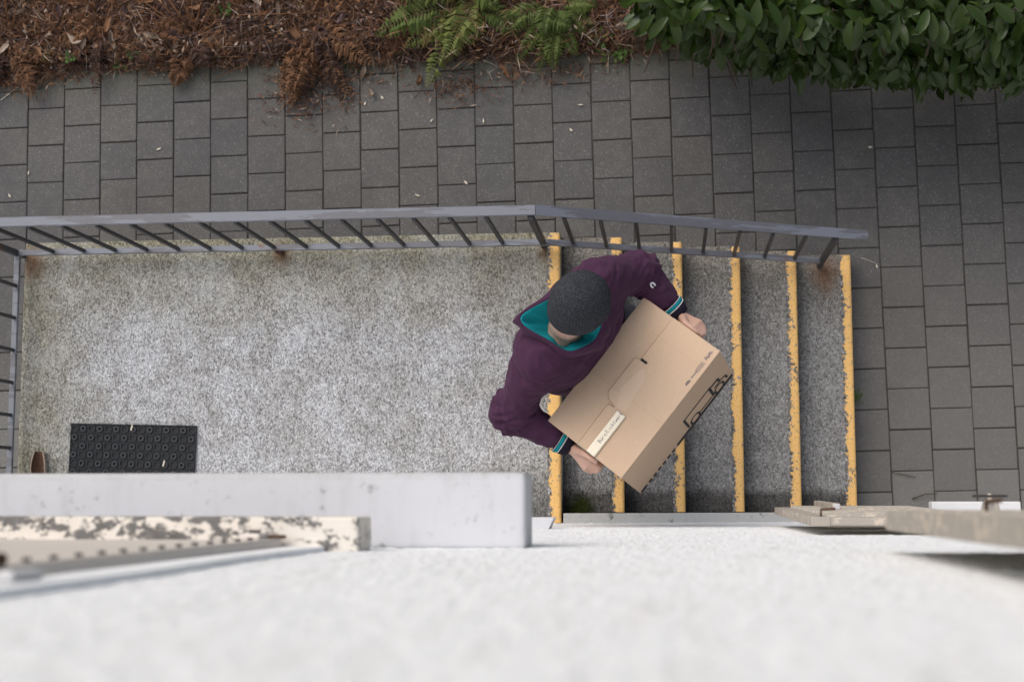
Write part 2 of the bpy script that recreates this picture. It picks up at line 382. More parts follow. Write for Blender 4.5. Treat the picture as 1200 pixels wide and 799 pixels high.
# ------------------------------------------------------------------ HOUSE WALL
WY = -.047
wall = empty('house_wall', (0, WY, 0), label='white rough plastered house wall running along the bottom of the picture', cat='wall')
def onw(name, mb, m, bevel=0, seg=1, parent=wall, **k):     # world-coordinate part
    o = link(name, mb.mesh(name, bevel, seg), mat=m, parent=parent, **k)
    o.matrix_parent_inverse = Matrix.Translation((0, -WY, 0)) if parent is wall else Matrix.Identity(4)
    return o
onw('plaster_face', MB().box(-5, 5, WY - .35, WY, -.08, 10.5), M['plaster'])
nxw, nzw = 800, 640; gx = np.linspace(-1.7, 2.3, nxw); gz = np.linspace(-.03, 7.2, nzw)
rel = rng.random((nzw, nxw)); rel = .62 * rel + .38 * (np.roll(rel, 1, 0) + np.roll(rel, 1, 1) + np.roll(rel, (1, 1), (0, 1))) / 3
lump = np.repeat(np.repeat(rng.random((nzw // 8 + 1, nxw // 8 + 1)), 8, 0), 8, 1)[:nzw, :nxw]
for _ in range(5): lump = (lump + np.roll(lump, 2, 0) + np.roll(lump, -2, 0) + np.roll(lump, 2, 1) + np.roll(lump, -2, 1)) / 5
yy_ = WY + .0008 + .0042 * rel ** 2.0 + .0012 * (lump - .5)
GX, GZ = np.meshgrid(gx + 0, gz); Vw = np.stack([GX + (rng.random(GX.shape) - .5) * .004, yy_, GZ + (rng.random(GX.shape) - .5) * .008], -1).reshape(-1, 3)
ii_ = np.arange(nzw * nxw).reshape(nzw, nxw); Fw = np.stack([ii_[:-1, :-1], ii_[:-1, 1:], ii_[1:, 1:], ii_[1:, :-1]], -1).reshape(-1, 4)[:, ::-1]
mw = bpy.data.meshes.new('plaster_relief'); mw.vertices.add(len(Vw)); mw.vertices.foreach_set('co', Vw.astype(np.float32).ravel()); mw.loops.add(Fw.size); mw.loops.foreach_set('vertex_index', Fw.ravel().astype(np.int32))
mw.polygons.add(len(Fw)); mw.polygons.foreach_set('loop_start', np.arange(len(Fw)) * 4); mw.polygons.foreach_set('use_smooth', [True] * len(Fw)); mw.update(calc_edges=True); mw.flip_normals() if mw.polygons[0].normal.y < 0 else None
o = link('plaster_relief', mw, parent=wall, mat=M['plaster']); o.matrix_parent_inverse = Matrix.Translation((0, -WY, 0))
onw('skirting', MB().prism([(.012, ZL + .004), (1.45, ZL + .004 - (R_ / T_) * 1.438), (1.45, -.02), (.012, -.02)], WY + .001, -.001, 'y'), M['skirting'], .004, 2)
onw('door_lintel', MB().prism([(-2.2, WY + .001), (.055, WY + .001), (.075, -.004), (-2.2, -.004)], 2.02, 2.12), M['painted_slab'], .004, 2)
onw('window_sill', MB().box(-2.1, -.124, WY + .001, .0225, 4.285, 4.41), M['peeling_paint'], .007, 3)
onw('plaster_reveal', MB().prism([(-.266, 4.4105), (-.19, 4.4105), (-.2, 4.9), (-.185, 5.4), (-.2, 6.6), (-.266, 6.6)], WY + .001, WY + .0125, 'y'), M['plaster'], .003, 2)
onw('window_sill', MB().box(1.47, 1.80, WY + .001, .05, 1.43, 1.5), M['white_paint'], .005, 2)
# horizontal canopy slab over the entrance
cn = MB().box(-2.6, .178, WY + .0005, .1125, 4.02, 4.17).mesh('canopy_slab', .012, 3)
link('canopy_slab', cn, mat=M['painted_slab'], label='pale blue-grey painted slab jutting from the wall above the landing', cat='canopy')

# closed beige metal shutter standing on the peeling sill
sh = empty('closed_shutter', (-.8, -.035, 4.4105), label='beige perforated metal shutter standing closed on the peeling sill', cat='shutter')
def loc_part(name, mb, m, root, bevel=0, seg=1, smooth=False, **k):
    o = link(name, mb.mesh(name, bevel, seg, smooth), mat=m, parent=root, **k)
    o.matrix_parent_inverse = Matrix.Translation(-Vector(root.location)); return o
loc_part('panel', MB().box(-1.6, -.272, -.046, -.022, 4.4105, 5.95), M['beige_metal'], sh, .004, 2)
loc_part('edge_strip', MB().box(-.312, -.2725, -.0218, -.0195, 4.43, 5.94), M['beige_metal'], sh, .001)
for k in range(17):
    z = 4.56 + k * .078
    o = loc_part('hole', MB().tube([(-.295, -.0215, z), (-.295, -.0145, z)], .0055, 8), M['dark_iron'], sh)
loc_part('latch', MB().box(-.335, -.295, -.0194, -.008, 4.43, 4.50), M['beige_metal'], sh, .004, 2)
loc_part('latch_bolt', MB().tube([(-.312, -.0079, 4.47), (-.312, -.003, 4.47)], .011, 12), M['dark_iron'], sh)
loc_part('latch_tongue', MB().box(-.2945, -.262, -.0194, -.012, 4.425, 4.44), M['rusty_iron'], sh, .002)
loc_part('hinge', MB().box(-.32, -.275, -.0185, -.004, 5.62, 5.70).tube([(-.27, -.012, 5.61), (-.27, -.012, 5.71)], .008, 10), M['rusty_iron'], sh, .003)
loc_part('hinge_plate', MB().box(-.258, -.225, -.034, -.022, 5.60, 5.68), M['white_paint'], sh, .003)

# folded-back louvred shutters on the right of the stairs
def louvre_shutter(name, x0, x1, z0, z1, yb, yt, th, label, rod):
    """yb / yt: outer face y at the bottom and at the top"""
    root = empty(name, ((x0 + x1) / 2, yb - th / 2, z0), label=label, cat='shutter', group='weathered wooden shutters folded back on the wall')
    root.rotation_euler = (math.atan2(yb - yt, z1 - z0), 0, 0)
    hx = (x1 - x0) / 2; H = z1 - z0; m = M['shutter_wood']
    def pt(n, mb, mm=m, bv=.003): return link(n, mb.mesh(n, bv, 2), mat=mm, parent=root)
    h = th / 2
    pt('stile', MB().box(-hx, -hx + .055, -h, h, 0, H)); pt('stile', MB().box(hx - .055, hx, -h, h, 0, H))
    for za, zb_ in ((0, .07), (H - .07, H), (H / 2 - .03, H / 2 + .03)):
        pt('rail', MB().box(-hx + .0552, hx - .0552, -h + .002, h - .002, za, zb_))
    z = .085
    me = MB().bar((-hx + .056, 0, 0), (hx - .056, 0, 0), .046, .006, (0, .55, .84)).mesh('slat', .001)
    me.materials.append(m)
    while z < H - .08:
        if abs(z - H / 2) > .045:
            o = link('slat', me, parent=root); o.location = (0, 0, z)
        z += .034
    if rod:
        pt('lever_bar', MB().box(-hx + .14, -hx + .165, h + .004, h + .026, .10, .72), M['shutter_wood'])
        pt('lever_end', MB().box(-hx + .142, -hx + .163, h + .006, h + .024, .7205, .75), M['white_paint'])
        pt('hook', MB().tube([(-hx + .03, h, H - .02), (-hx + .03, h + .02, H - .015), (-hx + .07, h + .022, H - .01)], .004, 6), M['rusty_iron'], 0)
    else:
        pt('hook', MB().tube([(-hx + .115, h, .33), (-hx + .115, h + .018, .33), (-hx + .12, h + .02, .41)], .004, 6), M['rusty_iron'], 0)
    return root
louvre_shutter('louvred_shutter', .875, 1.42, 1.53, 2.98, .029, .008, .0275, 'lower weathered wooden shutter leaning on the wall beside the bottom steps', True)
louvre_shutter('louvred_shutter', .875, 1.42, 4.41, 5.95, .0335, .0315, .035, 'upper grey wooden shutter closest to the camera at the right edge', False)
# iron shutter catch on the wall
ct = empty('shutter_catch', (1.30, WY, 3.3), label='small rusty iron shutter catch with crossbar at the right picture edge', cat='catch')
def ctp(n, mb, m): 
    o = link(n, mb.mesh(n, .002), mat=m, parent=ct); return o
ctp('arm', MB().bar((0, 0, 0), (0, .118, .01), .010, .012), M['shutter_wood'])
ctp('crossbar', MB().bar((-.045, .112, .014), (.045, .112, .014), .007, .007), M['dark_iron'])
ctp('bracket', MB().prism([(-.03, .045), (-.012, .1), (.02, .105), (.035, .045), (.02, .045), (.0, .075), (-.012, .045)], -.012, .006), M['shutter_wood'])

# ------------------------------------------------------------------ STAIRCASE
st = empty('entrance_staircase', (0, 0, 0), label='grey concrete entrance stairs with landing and yellow painted step edges', cat='stairs')
link('landing', grid_block(-2.498, 0, WY + .002, YO, -.02, ZL, 60, 34, .0016, 1.3), parent=st, mat=M['landing_concrete'])
def stripe(x, z, y0, y1, seed, w=.056):
    V = []; F = []; uv = []; ny = 60
    prof = [(-w, .0022), (-w + .003, .003), (-.012, .003), (-.004, .0022), (.0005, -.0025), (.0025, -.008), (.0025, -.022)]
    for j in range(ny + 1):
        y = y0 + (y1 - y0) * j / ny
        wob = noise.noise((y * 9, seed * 3.7, 0)) * .0035 + noise.noise((y * 40, seed, 5)) * .002
        nz = noise.noise((x * 9 + seed, y * 9, 0)) * .0008
        for i, (a, b) in enumerate(prof):
            V.append((x + a + (wob if i < 2 else 0), y, z + b + nz)); uv.append(((a + w) / w, 0))
    n = len(prof)
    for j in range(ny):
        for i in range(n - 1): F.append((j * n + i, j * n + i + 1, (j + 1) * n + i + 1, (j + 1) * n + i))
    me = pydata('edge_stripe', V, F, True); ul = me.uv_layers.new(name='UVMap')
    for lp in me.loops: ul.data[lp.index].uv = uv[lp.vertex_index]
    return me
link('edge_stripe', stripe(0, ZL, WY + .004, YO - .004, 1), parent=st, mat=M['yellow_paint'])
for k in range(1, 6):
    x0 = (k - 1) * T_ + .0006; x1 = k * T_; z = (6 - k) * R_
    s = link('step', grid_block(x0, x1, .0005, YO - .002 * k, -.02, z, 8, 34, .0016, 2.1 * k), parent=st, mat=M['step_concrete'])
    link('edge_stripe', stripe(x1, z, .003, YO - .002 * k - .004, 2.1 * k, .054 - .001 * k), parent=s, mat=M['yellow_paint'])

# ------------------------------------------------------------------ RAILING
ra = empty('stair_railing', (0, 1.19, ZL), label='grey painted iron railing along the landing and down the steps', cat='railing')
def rp(name, mb, m='railing_dark', bevel=.0015):
    o = link(name, mb.mesh(name, bevel, 1), mat=M[m], parent=ra); o.matrix_parent_inverse = Matrix.Translation((0, -1.19, -ZL)); return o
YR, ZB, ZT, SL, XB = 1.19, ZL + .074, ZL + .664, R_ / T_, -.045
def zr(x): return -SL * max(0, x - XB)
XE = 1.357
rp('top_rail', MB().box(-2.545, XB, YR + .003, YR + .045, ZT - .004, ZT + .012), 'railing_paint', .003)
end = [(XE - .03, YR + .004)] + [(XE - .012 + .02 * math.sin(a), YR + .023 - .019 * math.cos(a)) for a in [math.pi * k / 8 for k in range(9)]] + [(XE - .03, YR + .042)]
mb = MB(); poly = [(XB + .0004, YR + .003)] + [(XE - .010 + .013 * math.sin(a), YR + .024 - .021 * math.cos(a)) for a in [math.pi * k / 10 for k in range(11)]] + [(XB + .0004, YR + .045)]
n = len(poly); mb.add([(x, y, ZT - .004 + zr(x)) for x, y in poly] + [(x, y, ZT + .012 + zr(x)) for x, y in poly],
                      [tuple(range(n))[::-1], tuple(range(n, 2 * n))] + [(i, (i + 1) % n, n + (i + 1) % n, n + i) for i in range(n)])
rp('top_rail', mb, 'railing_paint', 0)
rp('bottom_rail', MB().box(-2.495, XB, YR - .014, YR + .014, ZB - .009, ZB + .009), 'railing_paint', .002)
xe2 = 1.215
rp('bottom_rail', MB().add([(x, y, z + zr(x)) for x in (XB + .0004, xe2) for y in (YR - .014, YR + .014) for z in (ZB - .009, ZB + .009)],
                           [(0, 1, 3, 2), (4, 6, 7, 5), (0, 4, 5, 1), (2, 3, 7, 6), (0, 2, 6, 4), (1, 5, 7, 3)]), 'railing_paint', .002)
for (x, zb) in ((-2.505, ZL - .002), (-.068, ZL - .002), (1.212, R_ - .004)):
    rp('post', MB().box(x - .0125, x + .0125, YR - .013, YR + .0128, zb, ZT + zr(x) - .0045), 'railing_dark', .002)
rp('foot', MB().box(-1.285, -1.26, YR - .022, YR + .004, ZL - .002, ZB - .0095), 'rusty_iron', .002)
xs = [-.99 - .1485 * k for k in range(-6, 11)]
for x in [v_ for v_ in xs if -2.44 < v_ < -.11] + [.064 + .1447 * k for k in range(8)]:
    lx = x
    rp('baluster', MB().box(lx - .0075, lx + .0075, YR - .006, YR + .009, ZB + .0065 + zr(x), ZT + zr(x) - .0005), 'railing_dark', .001)
# return along the left edge of the landing
rp('bottom_rail', MB().box(-2.512, -2.486, .02, YR - .0145, ZB - .009, ZB + .0088), 'railing_paint', .002)
rp('top_rail', MB().box(-2.542, -2.504, .02, YR - .03, ZT - .0042, ZT + .0118), 'railing_paint', .003)
for k in range(7):
    y = 1.036 - .1485 * k
    rp('baluster', MB().box(-2.505, -2.493, y - .0075, y + .0075, ZB + .0065, ZT - .001), 'railing_dark', .001)
rp('post', MB().box(-2.511, -2.487, .0, .0195, ZL - .002, ZT - .0045), 'railing_dark', .002)

# ------------------------------------------------------------------ DOORMAT and the curled leaf beside it
dm = empty('doormat', (-1.951, .2, ZL + .0025), label='black rubber ring doormat lying on the landing under the slab', cat='doormat'); dm.rotation_euler = (0, 0, rad(-1.4))
link('base', MB().box(-.296, .296, -.2, .2, 0, .008).mesh('base', .004, 2), parent=dm, mat=M['rubber'])
mb = MB(); pt_ = .0393
def ring(mb, cx, cy, ro, ri, z0, z1, n=14):
    V = []; 
    for k in range(n):
        a = 2 * math.pi * k / n; c, s_ = math.cos(a), math.sin(a)
        V += [(cx + ro * c, cy + ro * s_, z0), (cx + ro * .94 * c, cy + ro * .94 * s_, z1), (cx + ri * 1.08 * c, cy + ri * 1.08 * s_, z1), (cx + ri * c, cy + ri * s_, z0)]
    F = []
    for k in range(n):
        a, b = 4 * k, 4 * ((k + 1) % n)
        F += [(a + i, b + i, b + i + 1, a + i + 1) for i in range(3)]
    mb.add(V, F)
for j in range(10):
    for i in range(15):
        cx, cy = (i - 7) * pt_, (j - 4.5) * pt_
        if (i + j) % 2: ring(mb, cx, cy, .0185, .0135, .0075, .0135)
        else: ring(mb, cx, cy, .0155, .0065, .0075, .0155)
for j in range(11):      # small studs in a web between the rings
    for i in range(14): 
        if 0 < j < 10: ring(mb, (i - 6.5) * pt_, (j - 5) * pt_, .0085, .0055, .0075, .0115, 8)
link('ring_pattern', mb.mesh('ring_pattern'), parent=dm, mat=M['rubber_ring'], kind='stuff')
link('rim', MB().box(-.296, .296, .194, .2, .0075, .013).box(-.296, .296, -.2, -.194, .0075, .013).box(-.296, -.29, -.1938, .1938, .0075, .013).box(.29, .296, -.1938, .1938, .0075, .013).mesh('rim', .001), parent=dm, mat=M['rubber'])
def curled(n=9, m=7, w=.07, l=.13, turn=2.6, seed=0):
    V = []; F = []
    for j in range(m):
        v_ = j / (m - 1); ww = w * (.55 + .45 * math.sin(math.pi * min(1, v_ * .8 + .2)))
        for i in range(n):
            u_ = i / (n - 1) - .5; a = u_ * turn; r = ww / turn
            V.append((r * math.sin(a) * 1.15 + .004 * noise.noise((i, j, seed)), (v_ - .5) * l + .006 * noise.noise((i * .7, seed, 3)), r * (1 - math.cos(a)) * 1.2 + .004 + .003 * noise.noise((i * .8, j * .8, seed + 4))))
    for j in range(m - 1):
        for i in range(n - 1): F.append((j * n + i, j * n + i + 1, (j + 1) * n + i + 1, (j + 1) * n + i))
    me = pydata('leaf', V, F, True); return me
o = link('curled_leaf', curled(11, 9, .10, .13, 3.6, 2), mat=[M['rusty_iron'], M['dry_leaf_pale']], label='curled dark brown leaf with pale rim beside the railing on the landing', cat='leaf', loc=(-2.38, .215, ZL + .003), rot=(0, 0, .08))
so = o.modifiers.new('thick', 'SOLIDIFY'); so.thickness = .004; so.material_offset_rim = 1; so.material_offset = 1; so.offset = -1

# ------------------------------------------------------------------ CARDBOARD BOX
t = Mt('cardboard', .85, .2); P = t.tc.outputs['Object']; vec = t.nd('Mapping', {'Vector': P, 'Scale': (1, 14, 14)}).outputs[0]
n1 = t.noise(5, 5, .6, P); n2 = t.noise(40, 5, .7, vec); n3 = t.noise(90, 4, .7, P)
c = t.mix(n1, (.51, .375, .265), (.57, .425, .305)); c = t.mix(t.ramp(n2, [(.35, .25), (.65, 0)]), c, (.40, .275, .185))
c = t.mix(t.ramp(n3, [(.6, 0), (.75, .3)]), c, (.33, .22, .14))
X, Y, Z = t.sep(P)
for u0 in (.203, -.046):       # score lines of the flaps underneath
    dd = t.math('ABSOLUTE', t.math('SUBTRACT', X, u0)); c = t.mix(t.math('MULTIPLY', lin_mask(t, dd, .002, .0004), .14), c, (.25, .16, .1))
sc_ = t.noise(17, 8, .75, P); c = t.mix(t.ramp(sc_, [(.60, 0), (.70, .35)]), c, (.66, .54, .43))
t.col(c).bump(t.math('ADD', t.math('MULTIPLY', n2, .15), t.math('MULTIPLY', t.noise(5, 3, .5, P), 2.5)), .5, .004); M['cardboard'] = t.m
simple('flap_shade_brown', (.33, .22, .14), .9, .1, 120, .4)  # brown of the painted shadow strip along the flap
simple('print_black', (.02, .02, .024), .7, .2, 60, .2)
simple('ink_blue', (.10, .10, .14), .8, .1)
simple('label_paper', (.78, .72, .58), .7, .2, 25, .06)
t = Mt('clear_tape', .7, .25); t.col((.56, .418, .305)); M['clear_tape'] = t.m
BL, BW, BH = .583, .3595, .359
bx = empty('cardboard_box', (.3471, .47007, 1.88735), label='brown cardboard moving box held by the person on the steps', cat='box')
bx.rotation_euler = (rad(-13.4293), rad(.4475), rad(51.7671))
hl, hw, tk = BL / 2, BW / 2, .005
def bp(n, mb, m='cardboard', bv=.0012, parent=bx, **k): return link(n, mb.mesh(n, bv, 1), mat=M[m], parent=parent, **k)
bp('bottom_panel', MB().box(-hl + tk, hl - tk, -hw + tk, hw - tk, -BH, -BH + tk))
front = bp('side_panel', MB().box(-hl, hl, -hw, -hw + tk, -BH, -.0052)); bp('side_panel', MB().box(-hl, hl, hw - tk, hw, -BH, -.0052))
for s_ in (-1, 1):       # end panels with a hand hole
    x0, x1 = sorted((s_ * hl, s_ * (hl - tk))); a, b, z0, z1 = -.085, .02, -.125, -.066
    y0, y1 = -hw + tk + .0003, hw - tk - .0003
    bp('end_panel', MB().box(x0, x1, y0, a, -BH, -.0052).box(x0, x1, b, y1, -BH, -.0052).box(x0, x1, a + .0002, b - .0002, -BH, z0).box(x0, x1, a + .0002, b - .0002, z1, -.0052), bv=0)
# flap on the body side lies under the outer flap, whose tongue reaches over it
bp('top_flap', MB().box(-hl + .001, hl - .001, -.02, hw, -.0065, -.0028))
out = [(-hl, -hw), (hl, -hw), (hl, .037), (.103, .039), (.103, .010), (.093, .010), (.093, .052), (.085, .060), (-.066, .062), (-.076, .057), (-.088, .045), (-.098, .013), (-.098, .006), (-.104, .006), (-.106, .033), (-hl, .031)]
bp('top_flap', MB().prism(out, -.0003, .0042))
mb = MB()
for a, b in zip(out[2:], out[3:]): mb.bar((a[0], a[1] + .0012, -.0018), (b[0], b[1] + .0012, -.0018), .003, .0016)
bp('flap_gap_shade', mb, 'flap_shade_brown', 0)  # dark strip standing in for the shadow gap along the outer flap
bp('tongue_slot_shade', MB().box(.092, .104, .006, .04, -.0026, .0003), 'slot_shade_dark', 0)  # dark block painted in for the shade inside the slot
bp('tape', MB().prism([(-.098, .0), (-.094, -.036), (.045, -.022), (.075, .0), (.07, .014), (-.03, .03)], .0044, .0047), 'clear_tape', 0)
lb = bp('label_strip', MB().box(-.291, -.105, -.0525, -.0135, .0044, .0155), 'label_paper', .003)
# handwriting as thin pen strokes
GL = {'B': [[(0, 0), (0, 1), (.4, .9), (.4, .6), (0, .52), (.5, .4), (.45, .05), (0, 0)]], 'u': [[(0, .62), (.05, .05), (.35, .05), (.42, .62), (.45, 0)], [(.1, .8), (.12, .88)], [(.33, .8), (.35, .88)]],
      'r': [[(0, .6), (.05, 0)], [(.03, .4), (.2, .62), (.38, .55)]], 'o': [[(.2, .6), (.02, .35), (.15, .02), (.4, .15), (.4, .5), (.2, .6)]], '/': [[(.0, -.15), (.35, 1.1)]],
      'L': [[(.05, 1), (0, .05), (.4, .08)]], 'i': [[(.1, .6), (.12, 0)], [(.1, .85), (.13, .9)]], 'c': [[(.4, .55), (.12, .6), (.02, .25), (.2, 0), (.42, .1)]], 'h': [[(.05, 1), (.03, 0)], [(.04, .35), (.25, .6), (.38, .4), (.4, 0)]],
      't': [[(.2, .95), (.18, .05), (.35, .02)], [(0, .62), (.4, .65)]], 'w': [[(0, .6), (.1, 0), (.25, .45), (.38, 0), (.5, .62)]], 'e': [[(.05, .3), (.4, .38), (.3, .6), (.08, .5), (.05, .15), (.25, 0), (.42, .12)]], 'k': [[(.05, 1), (.05, 0)], [(.38, .6), (.06, .3), (.4, 0)]],
      'm': [[(0, .6), (.02, 0), (.04, .4), (.15, .6), (.22, .1), (.25, .45), (.36, .6), (.44, 0)]], 's': [[(.4, .55), (.1, .58), (.1, .35), (.36, .28), (.3, .02), (.02, .05)]], 'a': [[(.4, .5), (.15, .6), (.02, .2), (.2, 0), (.4, .4), (.44, 0)]], 'T': [[(0, .95), (.5, 1)], [(.25, .97), (.22, 0)]], ' ': []}
def write(text, size, wstroke, z, org, dx, dy, adv=.58):
    mb = MB(); x = 0
    for chx in text:
        for st_ in GL[chx]:
            for a, b in zip(st_, st_[1:]):
                A = Vector((org[0], org[1], z)) + (Vector(dx) * (x + a[0] + .04 * noise.noise((x, a[1] * 3, 1))) + Vector(dy) * a[1]) * size
                B = Vector((org[0], org[1], z)) + (Vector(dx) * (x + b[0] + .04 * noise.noise((x, b[1] * 3, 1))) + Vector(dy) * b[1]) * size
                mb.bar(A, B, wstroke, .0004)
        x += adv * (.75 if chx in 'i/' else 1)
    return mb
bp('handwriting', write('Buro/Lichtwerk', .0155, .0014, .0158, (-.238, -.040), (1, 0, 0), (0, 1, 0), .66), 'ink_blue', 0, parent=lb)
# faint scribbled note by the outer edge: unreadable pen marks
mb = MB()
for (u0, u1, amp, frq) in ((.235, .272, .012, 9), (.178, .222, .013, 7), (.150, .180, .003, 5), (.118, .140, .009, 8)):
    pts = [(u0 + (u1 - u0) * k / 28 + .003 * math.sin(k * 1.7), -.157 + amp * (.6 * math.sin(k * frq * .23) + .5 * noise.noise((k * .6, u0 * 50, 0))), .0045) for k in range(29)]
    for a, b in zip(pts, pts[1:]): mb.bar(a, b, .0012, .0003)
bp('handwriting', mb, 'ink_blue', 0)
# black print on the outer side: ground line, dashes, lorry
yf = -hw - .0006
def stroke(mb, pts, w):
    for (a, b) in zip(pts, pts[1:]): mb.bar((a[0], yf, a[1]), (b[0], yf, b[1]), w, .0006, (0, 1, 0))
mb = MB(); stroke(mb, [(.285, -.338), (-.06, -.338)], .03)
bp('printed_line', mb, 'print_black', 0, parent=front)
mb = MB()
for k in range(6): stroke(mb, [(-.075 - k * .029, -.342), (-.093 - k * .029, -.342)], .024)
stroke(mb, [(-.25, -.342), (-.287, -.342)], .024)
bp('printed_dashes', mb, 'print_black', 0, parent=front)
mb = MB()
stroke(mb, [(.02, -.195), (.176, -.195)], .012); stroke(mb, [(.022, -.19), (.022, -.31)], .011); stroke(mb, [(.095, -.30), (.168, -.30)], .012)
stroke(mb, [(.176, -.188), (.176, -.31)], .013); stroke(mb, [(.184, -.205), (.222, -.205)], .018); stroke(mb, [(.222, -.197), (.228, -.255)], .012)
stroke(mb, [(.192, -.25), (.236, -.25)], .012); stroke(mb, [(.234, -.247), (.258, -.262), (.262, -.30)], .011)
for cx in (.064, .212):
    for a in range(10): mb.bar((cx + .026 * math.cos(a * .6283), yf, -.302 + .036 * math.sin(a * .6283)), (cx + .026 * math.cos((a + 1) * .6283), yf, -.302 + .036 * math.sin((a + 1) * .6283)), .011, .0006, (0, 1, 0))
bp('printed_lorry', mb, 'print_black', 0, parent=front)

# ------------------------------------------------------------------ PERSON (implicit surfaces, meshed with surface nets)
def surface_nets(F, org, h):
    S = F < 0
    nx, ny, nz = F.shape
    acc = np.zeros((nx - 1, ny - 1, nz - 1, 3), np.float32); cnt = np.zeros((nx - 1, ny - 1, nz - 1), np.float32)
    def sl_(a, o_): return a[o_[0]:o_[0] + nx - 1, o_[1]:o_[1] + ny - 1, o_[2]:o_[2] + nz - 1]
    for ax in range(3):
        o2 = [k for k in range(3) if k != ax]
        for i in (0, 1):
            for j in (0, 1):
                a = [0, 0, 0]; a[o2[0]] = i; a[o2[1]] = j; b = list(a); b[ax] = 1
                fa, fb = sl_(F, a), sl_(F, b); cr = (fa < 0) != (fb < 0)
                tt = np.where(cr, fa / np.where(cr, fa - fb, 1), 0)
                for q in range(3): acc[..., q] += np.where(cr, a[q] + (tt if q == ax else 0), 0)
                cnt += cr
    act = cnt > 0; idx = -np.ones(act.shape, np.int64); idx[act] = np.arange(act.sum())
    ii = np.argwhere(act); V = (ii + acc[act] / cnt[act][:, None]) * h + np.array(org)
    faces = []
    for ax in range(3):
        o2 = [(ax + 1) % 3, (ax + 2) % 3]
        a = [slice(1, -1)] * 3; a[ax] = slice(0, -1); b = list(a); b[ax] = slice(1, None)
        sa, sb = S[tuple(a)], S[tuple(b)]; e = np.argwhere(sa != sb)
        if not len(e): continue
        flip = sa[tuple(e.T)]
        base = e.copy(); base[:, o2[0]] += 1; base[:, o2[1]] += 1
        def cell(d0, d1): 
            c_ = base.copy(); c_[:, o2[0]] -= d0; c_[:, o2[1]] -= d1; return idx[tuple(c_.T)]
        q = np.stack([cell(1, 1), cell(0, 1), cell(0, 0), cell(1, 0)], 1)
        q[~flip] = q[~flip][:, ::-1]; faces.append(q)
    return V, np.concatenate(faces)
class SDF:
    def __init__(s, lo, hi, h):
        s.lo = np.array(lo, float); s.h = h; s.n = np.ceil((np.array(hi) - s.lo) / h).astype(int) + 1
        s.F = np.full(s.n, .3, np.float32)
    def region(s, lo, hi):
        a = np.clip(((np.array(lo) - s.lo) / s.h).astype(int), 0, s.n - 1); b = np.clip(np.ceil((np.array(hi) - s.lo) / s.h).astype(int) + 1, 1, s.n)
        g = [s.lo[k] + s.h * np.arange(a[k], b[k]) for k in range(3)]
        return tuple(slice(a[k], b[k]) for k in range(3)), np.stack(np.meshgrid(*g, indexing='ij'), -1)
    def blend(s, sl_, d_, k, cut=False):
        f = s.F[sl_]
        if cut: s.F[sl_] = np.maximum(f, -d_); return
        hh = np.clip(.5 + .5 * (f - d_) / k, 0, 1); s.F[sl_] = f * (1 - hh) + d_ * hh - k * hh * (1 - hh)
    def cone(s, a, b, ra, rb, k=.02, cut=False):
        a, b = np.array(a, float), np.array(b, float); m = max(ra, rb) + k * 1.5 + s.h * 3
        sl_, P_ = s.region(np.minimum(a, b) - m, np.maximum(a, b) + m); ab = b - a
        t_ = np.clip(((P_ - a) @ ab) / max(1e-9, ab @ ab), 0, 1)
        s.blend(sl_, np.linalg.norm(P_ - a - t_[..., None] * ab, axis=-1) - (ra + (rb - ra) * t_), k, cut); return s
    def ell(s, c_, r, ax, k=.02, cut=False):
        c_ = np.array(c_, float); r = np.array(r, float); m = r.max() + k * 1.5 + s.h * 3
        sl_, P_ = s.region(c_ - m, c_ + m); q = (P_ - c_) @ np.array(ax, float).T / r
        l_ = np.linalg.norm(q, axis=-1); l2 = np.linalg.norm(q / r, axis=-1) + 1e-6
        s.blend(sl_, l_ * (l_ - 1) / l2, k, cut); return s
    def mesh(s, name):
        V, F = surface_nets(s.F, s.lo, s.h)
        me = bpy.data.meshes.new(name); me.vertices.add(len(V)); me.vertices.foreach_set('co', V.astype(np.float32).ravel())
        me.loops.add(len(F) * 4); me.loops.foreach_set('vertex_index', F.ravel().astype(np.int32))
        me.polygons.add(len(F)); me.polygons.foreach_set('loop_start', np.arange(len(F)) * 4); me.polygons.foreach_set('use_smooth', [True] * len(F))
        me.update(calc_edges=True); me.validate(); return me
def smooth_mesh(me, it=3, f=.5):
    bm = bmesh.new(); bm.from_mesh(me)
    for _ in range(it): bmesh.ops.smooth_vert(bm, verts=bm.verts, factor=f, use_axis_x=True, use_axis_y=True, use_axis_z=True)
    bm.to_mesh(me); bm.free()
A3 = lambda *v_: np.array(v_, float)
fw = A3(.787, -.617, 0); lf = A3(.617, .787, 0); up = A3(0, 0, 1)
BM = np.array(bx.matrix_basis.to_3x3() if False else Euler(bx.rotation_euler).to_matrix()); BC = np.array(bx.location)
def bw(u_, v_, w_): return BC + BM @ A3(u_, v_, w_)           # box-local point -> world
shL, shR = A3(.222, .838, 2.068), A3(.012, .556, 2.068)
elL, elR = A3(.371, .902, 1.835), A3(-.105, .384, 1.83)
wrL, wrR = A3(.514, .751, 1.772), A3(.103, .262, 1.772)
nb = A3(.112, .676, 2.07)
hu = A3(.13, .36, .92); hu /= np.linalg.norm(hu); hf = A3(.80, .52, 0); hf -= hu * (hf @ hu); hf /= np.linalg.norm(hf); hs = np.cross(hu, hf)
HA = np.array([hf, hs, hu]); hc = A3(.190, .733, 2.315)
hp = lambda a, b, c_: hc + a * hf + b * hs + c_ * hu
pel = A3(.115, .678, 1.57)
hipL, hipR = pel + lf * .09 - up * .03, pel - lf * .09 - up * .03
knL, knR = A3(.315, .80, 1.06), A3(.20, .585, 1.12)
anL, anR = A3(.375, .80, 5 * R_ - R_ + .085), A3(.10, .60, 5 * R_ + .085)
person = None
